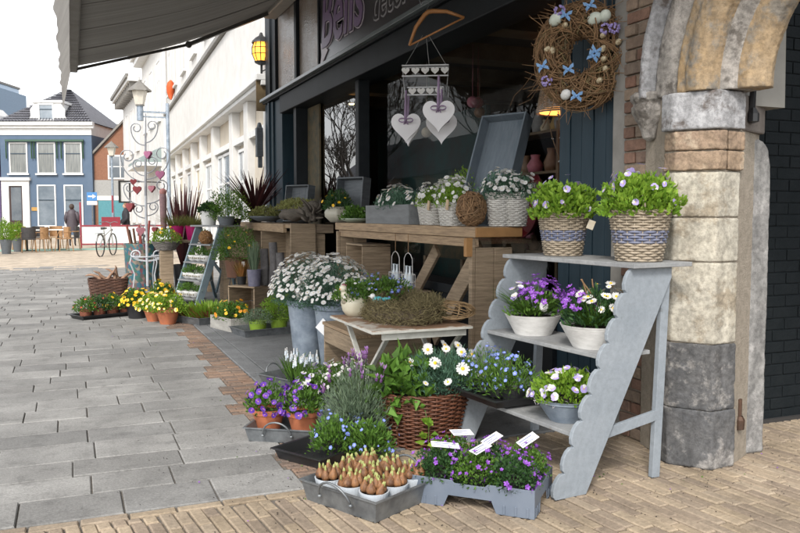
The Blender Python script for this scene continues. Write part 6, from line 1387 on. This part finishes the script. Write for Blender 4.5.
# people: one continuous skinned body each
def person(x,y,rz,lab,coat,trousers,hair,armbend=.0,head_tilt=0,h=1.66):
    t=thing('person',(x,y,0),lab,'person',rz=rz); k=h/1.7
    V=[(0,0,.92),(0,0,1.12),(0,0,1.32),(0,-.005,1.44),(0,-.01,1.53),(0,-.02,1.63),
       (.17,0,1.37),(.24,.0,1.12),(.22,-.10-armbend,.94),(.20,-.16-armbend,.88),(-.17,0,1.37),(-.24,.0,1.12),(-.22,-.08-armbend,.92),(-.20,-.14-armbend,.86),
       (.09,0,.86),(.10,-.03,.48),(.10,.02,.08),(.10,-.10,.03),(-.09,0,.86),(-.10,.04,.48),(-.11,.08,.10),(-.11,-.02,.03)]
    E=[(0,1),(1,2),(2,3),(3,4),(4,5),(3,6),(6,7),(7,8),(8,9),(3,10),(10,11),(11,12),(12,13),(0,14),(14,15),(15,16),(16,17),(0,18),(18,19),(19,20),(20,21)]
    Rr=[.15,.14,.15,.09,.05,.10,.07,.055,.04,.035,.07,.055,.04,.035,.095,.06,.042,.035,.095,.06,.042,.035]
    me=bpy.data.meshes.new('body'); me.from_pydata([tuple(c*k for c in v) for v in V],E,[]); o=bpy.data.objects.new('body',me); COL.objects.link(o); o.parent=t
    sk=o.modifiers.new('skin','SKIN'); o.modifiers.new('sub','SUBSURF').render_levels=2
    for i,sv in enumerate(me.skin_vertices[0].data): sv.radius=(Rr[i]*k,Rr[i]*k*.85); sv.use_root=(i==0)
    me.materials.append(trousers)
    b=MB(); b.lathe([(.20,.62),(.215,.85),(.19,1.05),(.20,1.28),(.16,1.42),(.075,1.49)],18,sy=.8); b.build('coat',coat,t,smooth=True)
    for sg in (-1,1):
        b=MB(); b.tube([(sg*.16,0,1.38),(sg*.24,0,1.12),(sg*.225,-.10-armbend,.93)],.08,9,rs=[.09,.075,.06]); b.build('sleeve',coat,t,smooth=True)
        b=MB()
        for f_i in range(4): b.tube([(sg*(.215-.018*f_i),-.12-armbend,.90),(sg*(.213-.018*f_i),-.15-armbend,.86),(sg*(.21-.018*f_i),-.16-armbend,.82+.005*abs(f_i-1.5))],.009,5)
        b.tube([(sg*.19,-.11-armbend,.91),(sg*.16,-.15-armbend,.88)],.010,5); b.build('hand',mat('skin',(.50,.30,.22),(.45,.27,.2)),t)
    b=MB(); b.sphere((0,-.02,1.60*k),.095,seg=14,rings=10,sz=1.22,sx=.88); b.sphere((0,-.115,1.585*k),.018,seg=6,rings=5); b.build('head',mat('skin',(.5,.3,.22)),t,smooth=True)
    b=MB(); b.sphere((0,.01,1.635*k),.108,seg=14,rings=10,sz=1.1,sx=.92); b.build('hair',hair,t,smooth=True)
M_coat=mat('quilted_coat',(.045,.035,.045),(.07,.055,.065),rough=.6,scale=18); M_trs=mat('dark_trousers',(.02,.02,.025),(.03,.03,.035))
person(.03,34.6,R(170),'person in a long dark quilted coat walking away beside the terrace screen',M_coat,M_trs,mat('brown_hair',(.04,.025,.02),(.06,.04,.03)))
person(2.15,35.6,R(-80),'person in a black jacket with light brown hair standing behind the terrace screen',mat('black_jacket',(.012,.013,.018),(.02,.02,.025)),M_trs,mat('light_hair',(.20,.12,.06),(.15,.09,.05)),armbend=.08,h=1.74)

# ============================================================ OPPOSITE SIDE OF THE STREET (seen in the window reflections)
def bare_tree(x,y,h,lab,seed=1):
    t=thing('bare_tree',(x,y,0),lab,'tree'); rg=random.Random(seed); tr=MB(); tr.tube([(0,0,0),(.03,.02,1),(0,.05,h*.28)],.16,8,rs=[.20,.15,.12]); tr.build('trunk',mat('bark',(.06,.05,.045),(.04,.035,.03)),t); m=MB()
    def br(p,d,l,r,dep):
        q=[p]; dd=Vector(d)
        for i in range(3): dd=(dd+Vector((rg.uniform(-.25,.25),rg.uniform(-.25,.25),rg.uniform(-.05,.2)))).normalized(); q.append(q[-1]+dd*l/3)
        m.tube(q,r,4,rs=[max(v,.012) for v in (r,r*.85,r*.7,r*.55)])
        if dep: 
            for i in range(3 if dep>1 else 4): br(q[rg.choice((2,3,3))],(dd+Vector((rg.uniform(-.9,.9),rg.uniform(-.9,.9),rg.uniform(-.3,.6)))).normalized(),l*rg.uniform(.6,.8),r*.55,dep-1)
    for i in range(6): br(Vector((0,.05,h*.27)),Vector((rg.uniform(-.8,.8),rg.uniform(-.8,.8),1)).normalized(),h*.27,.08,4)
    m.build('branches',mat('bark',(.06,.05,.045)),t)
bare_tree(-9.5,47,6.5,'tall bare tree mirrored beyond the first in the left window pane',11)
bare_tree(-5.8,34.5,8.0,'bare tree across the street mirrored in the shop window',3)
bare_tree(-6,22,7.5,'second bare tree across the street mirrored behind the hearts',8)
for i,(y,hh,c_) in enumerate(((28,3.6,M_crm),(39,4.0,M_wht),(50,3.8,M_crm),(61,4.2,M_wht))):
    t=thing('opposite_house',(-15,y,0),('cream house opposite the shop','low white house opposite the shop','cream house opposite beyond the white one','far white house on the opposite side')[i],'house','houses across the street'); b=MB(); b.box(-8,0,-5,5,0,hh); b.build('wall',c_,t); b=MB(); b.prism([(0.3,hh),(-8.3,hh),(-4,hh+3)],-5.2,5.2,'Y'); b.build('roof',M_tile,t)
    for k in range(4):
        b=MB(); b.box(.0,.06,-4+2.3*k,-3+2.3*k,1,2.6); o=b.build('window',M_wtrim,t); b=MB(); b.box(.062,.07,-3.9+2.3*k,-3.1+2.3*k,1.1,2.5); b.build('pane',M_win,o)

# fallen petals, soil crumbs and grit round the pots
rg=random.Random(5); b=MB()
for i in range(1500):
    q=rg.random()
    if q<.55: x,y=rg.gauss(1.4,.42),rg.gauss(3.6,.5)
    elif q<.8: x,y=rg.uniform(2.2,4.2),rg.gauss(3.0,.25)
    else: x,y=rg.uniform(.3,1.6),rg.uniform(4,9)
    if y<3.9 and x<0: continue
    r=rg.uniform(.0015,.005); a=rg.uniform(0,6); z=.0035
    mi=0 if rg.random()<.93 else rg.choice((1,3,3))
    if mi: r*=1.5
    b.add([(x+r*math.cos(a+k*1.6),y+r*math.sin(a+k*1.6)*.8,z+(r*.3 if k==1 else 0)) for k in range(4)]+[(x,y,z+r*.8)],[(0,1,4),(1,2,4),(2,3,4),(3,0,4)],mi)
tag(b.build('fallen_litter',[M_soil,P_violet,P_white,G_mid]),'soil crumbs and fallen petals scattered on the paving','litter',kind='stuff')

# the brown box file of the awning: seams sewn along the slope
b=MB()
for k in range(1,9):
    y=12.2-k*1.18; pts=[(3.0-2.9*t,y,4.45-1.07*t-.10*math.sin(PI*t)-.006) for t in [i/10 for i in range(11)]]; b.tube([(p[0]-3.0,p[1]-12.2,p[2]-4.45) for p in pts],.006,4)
b.build('fabric_seams',M_aw,aw)
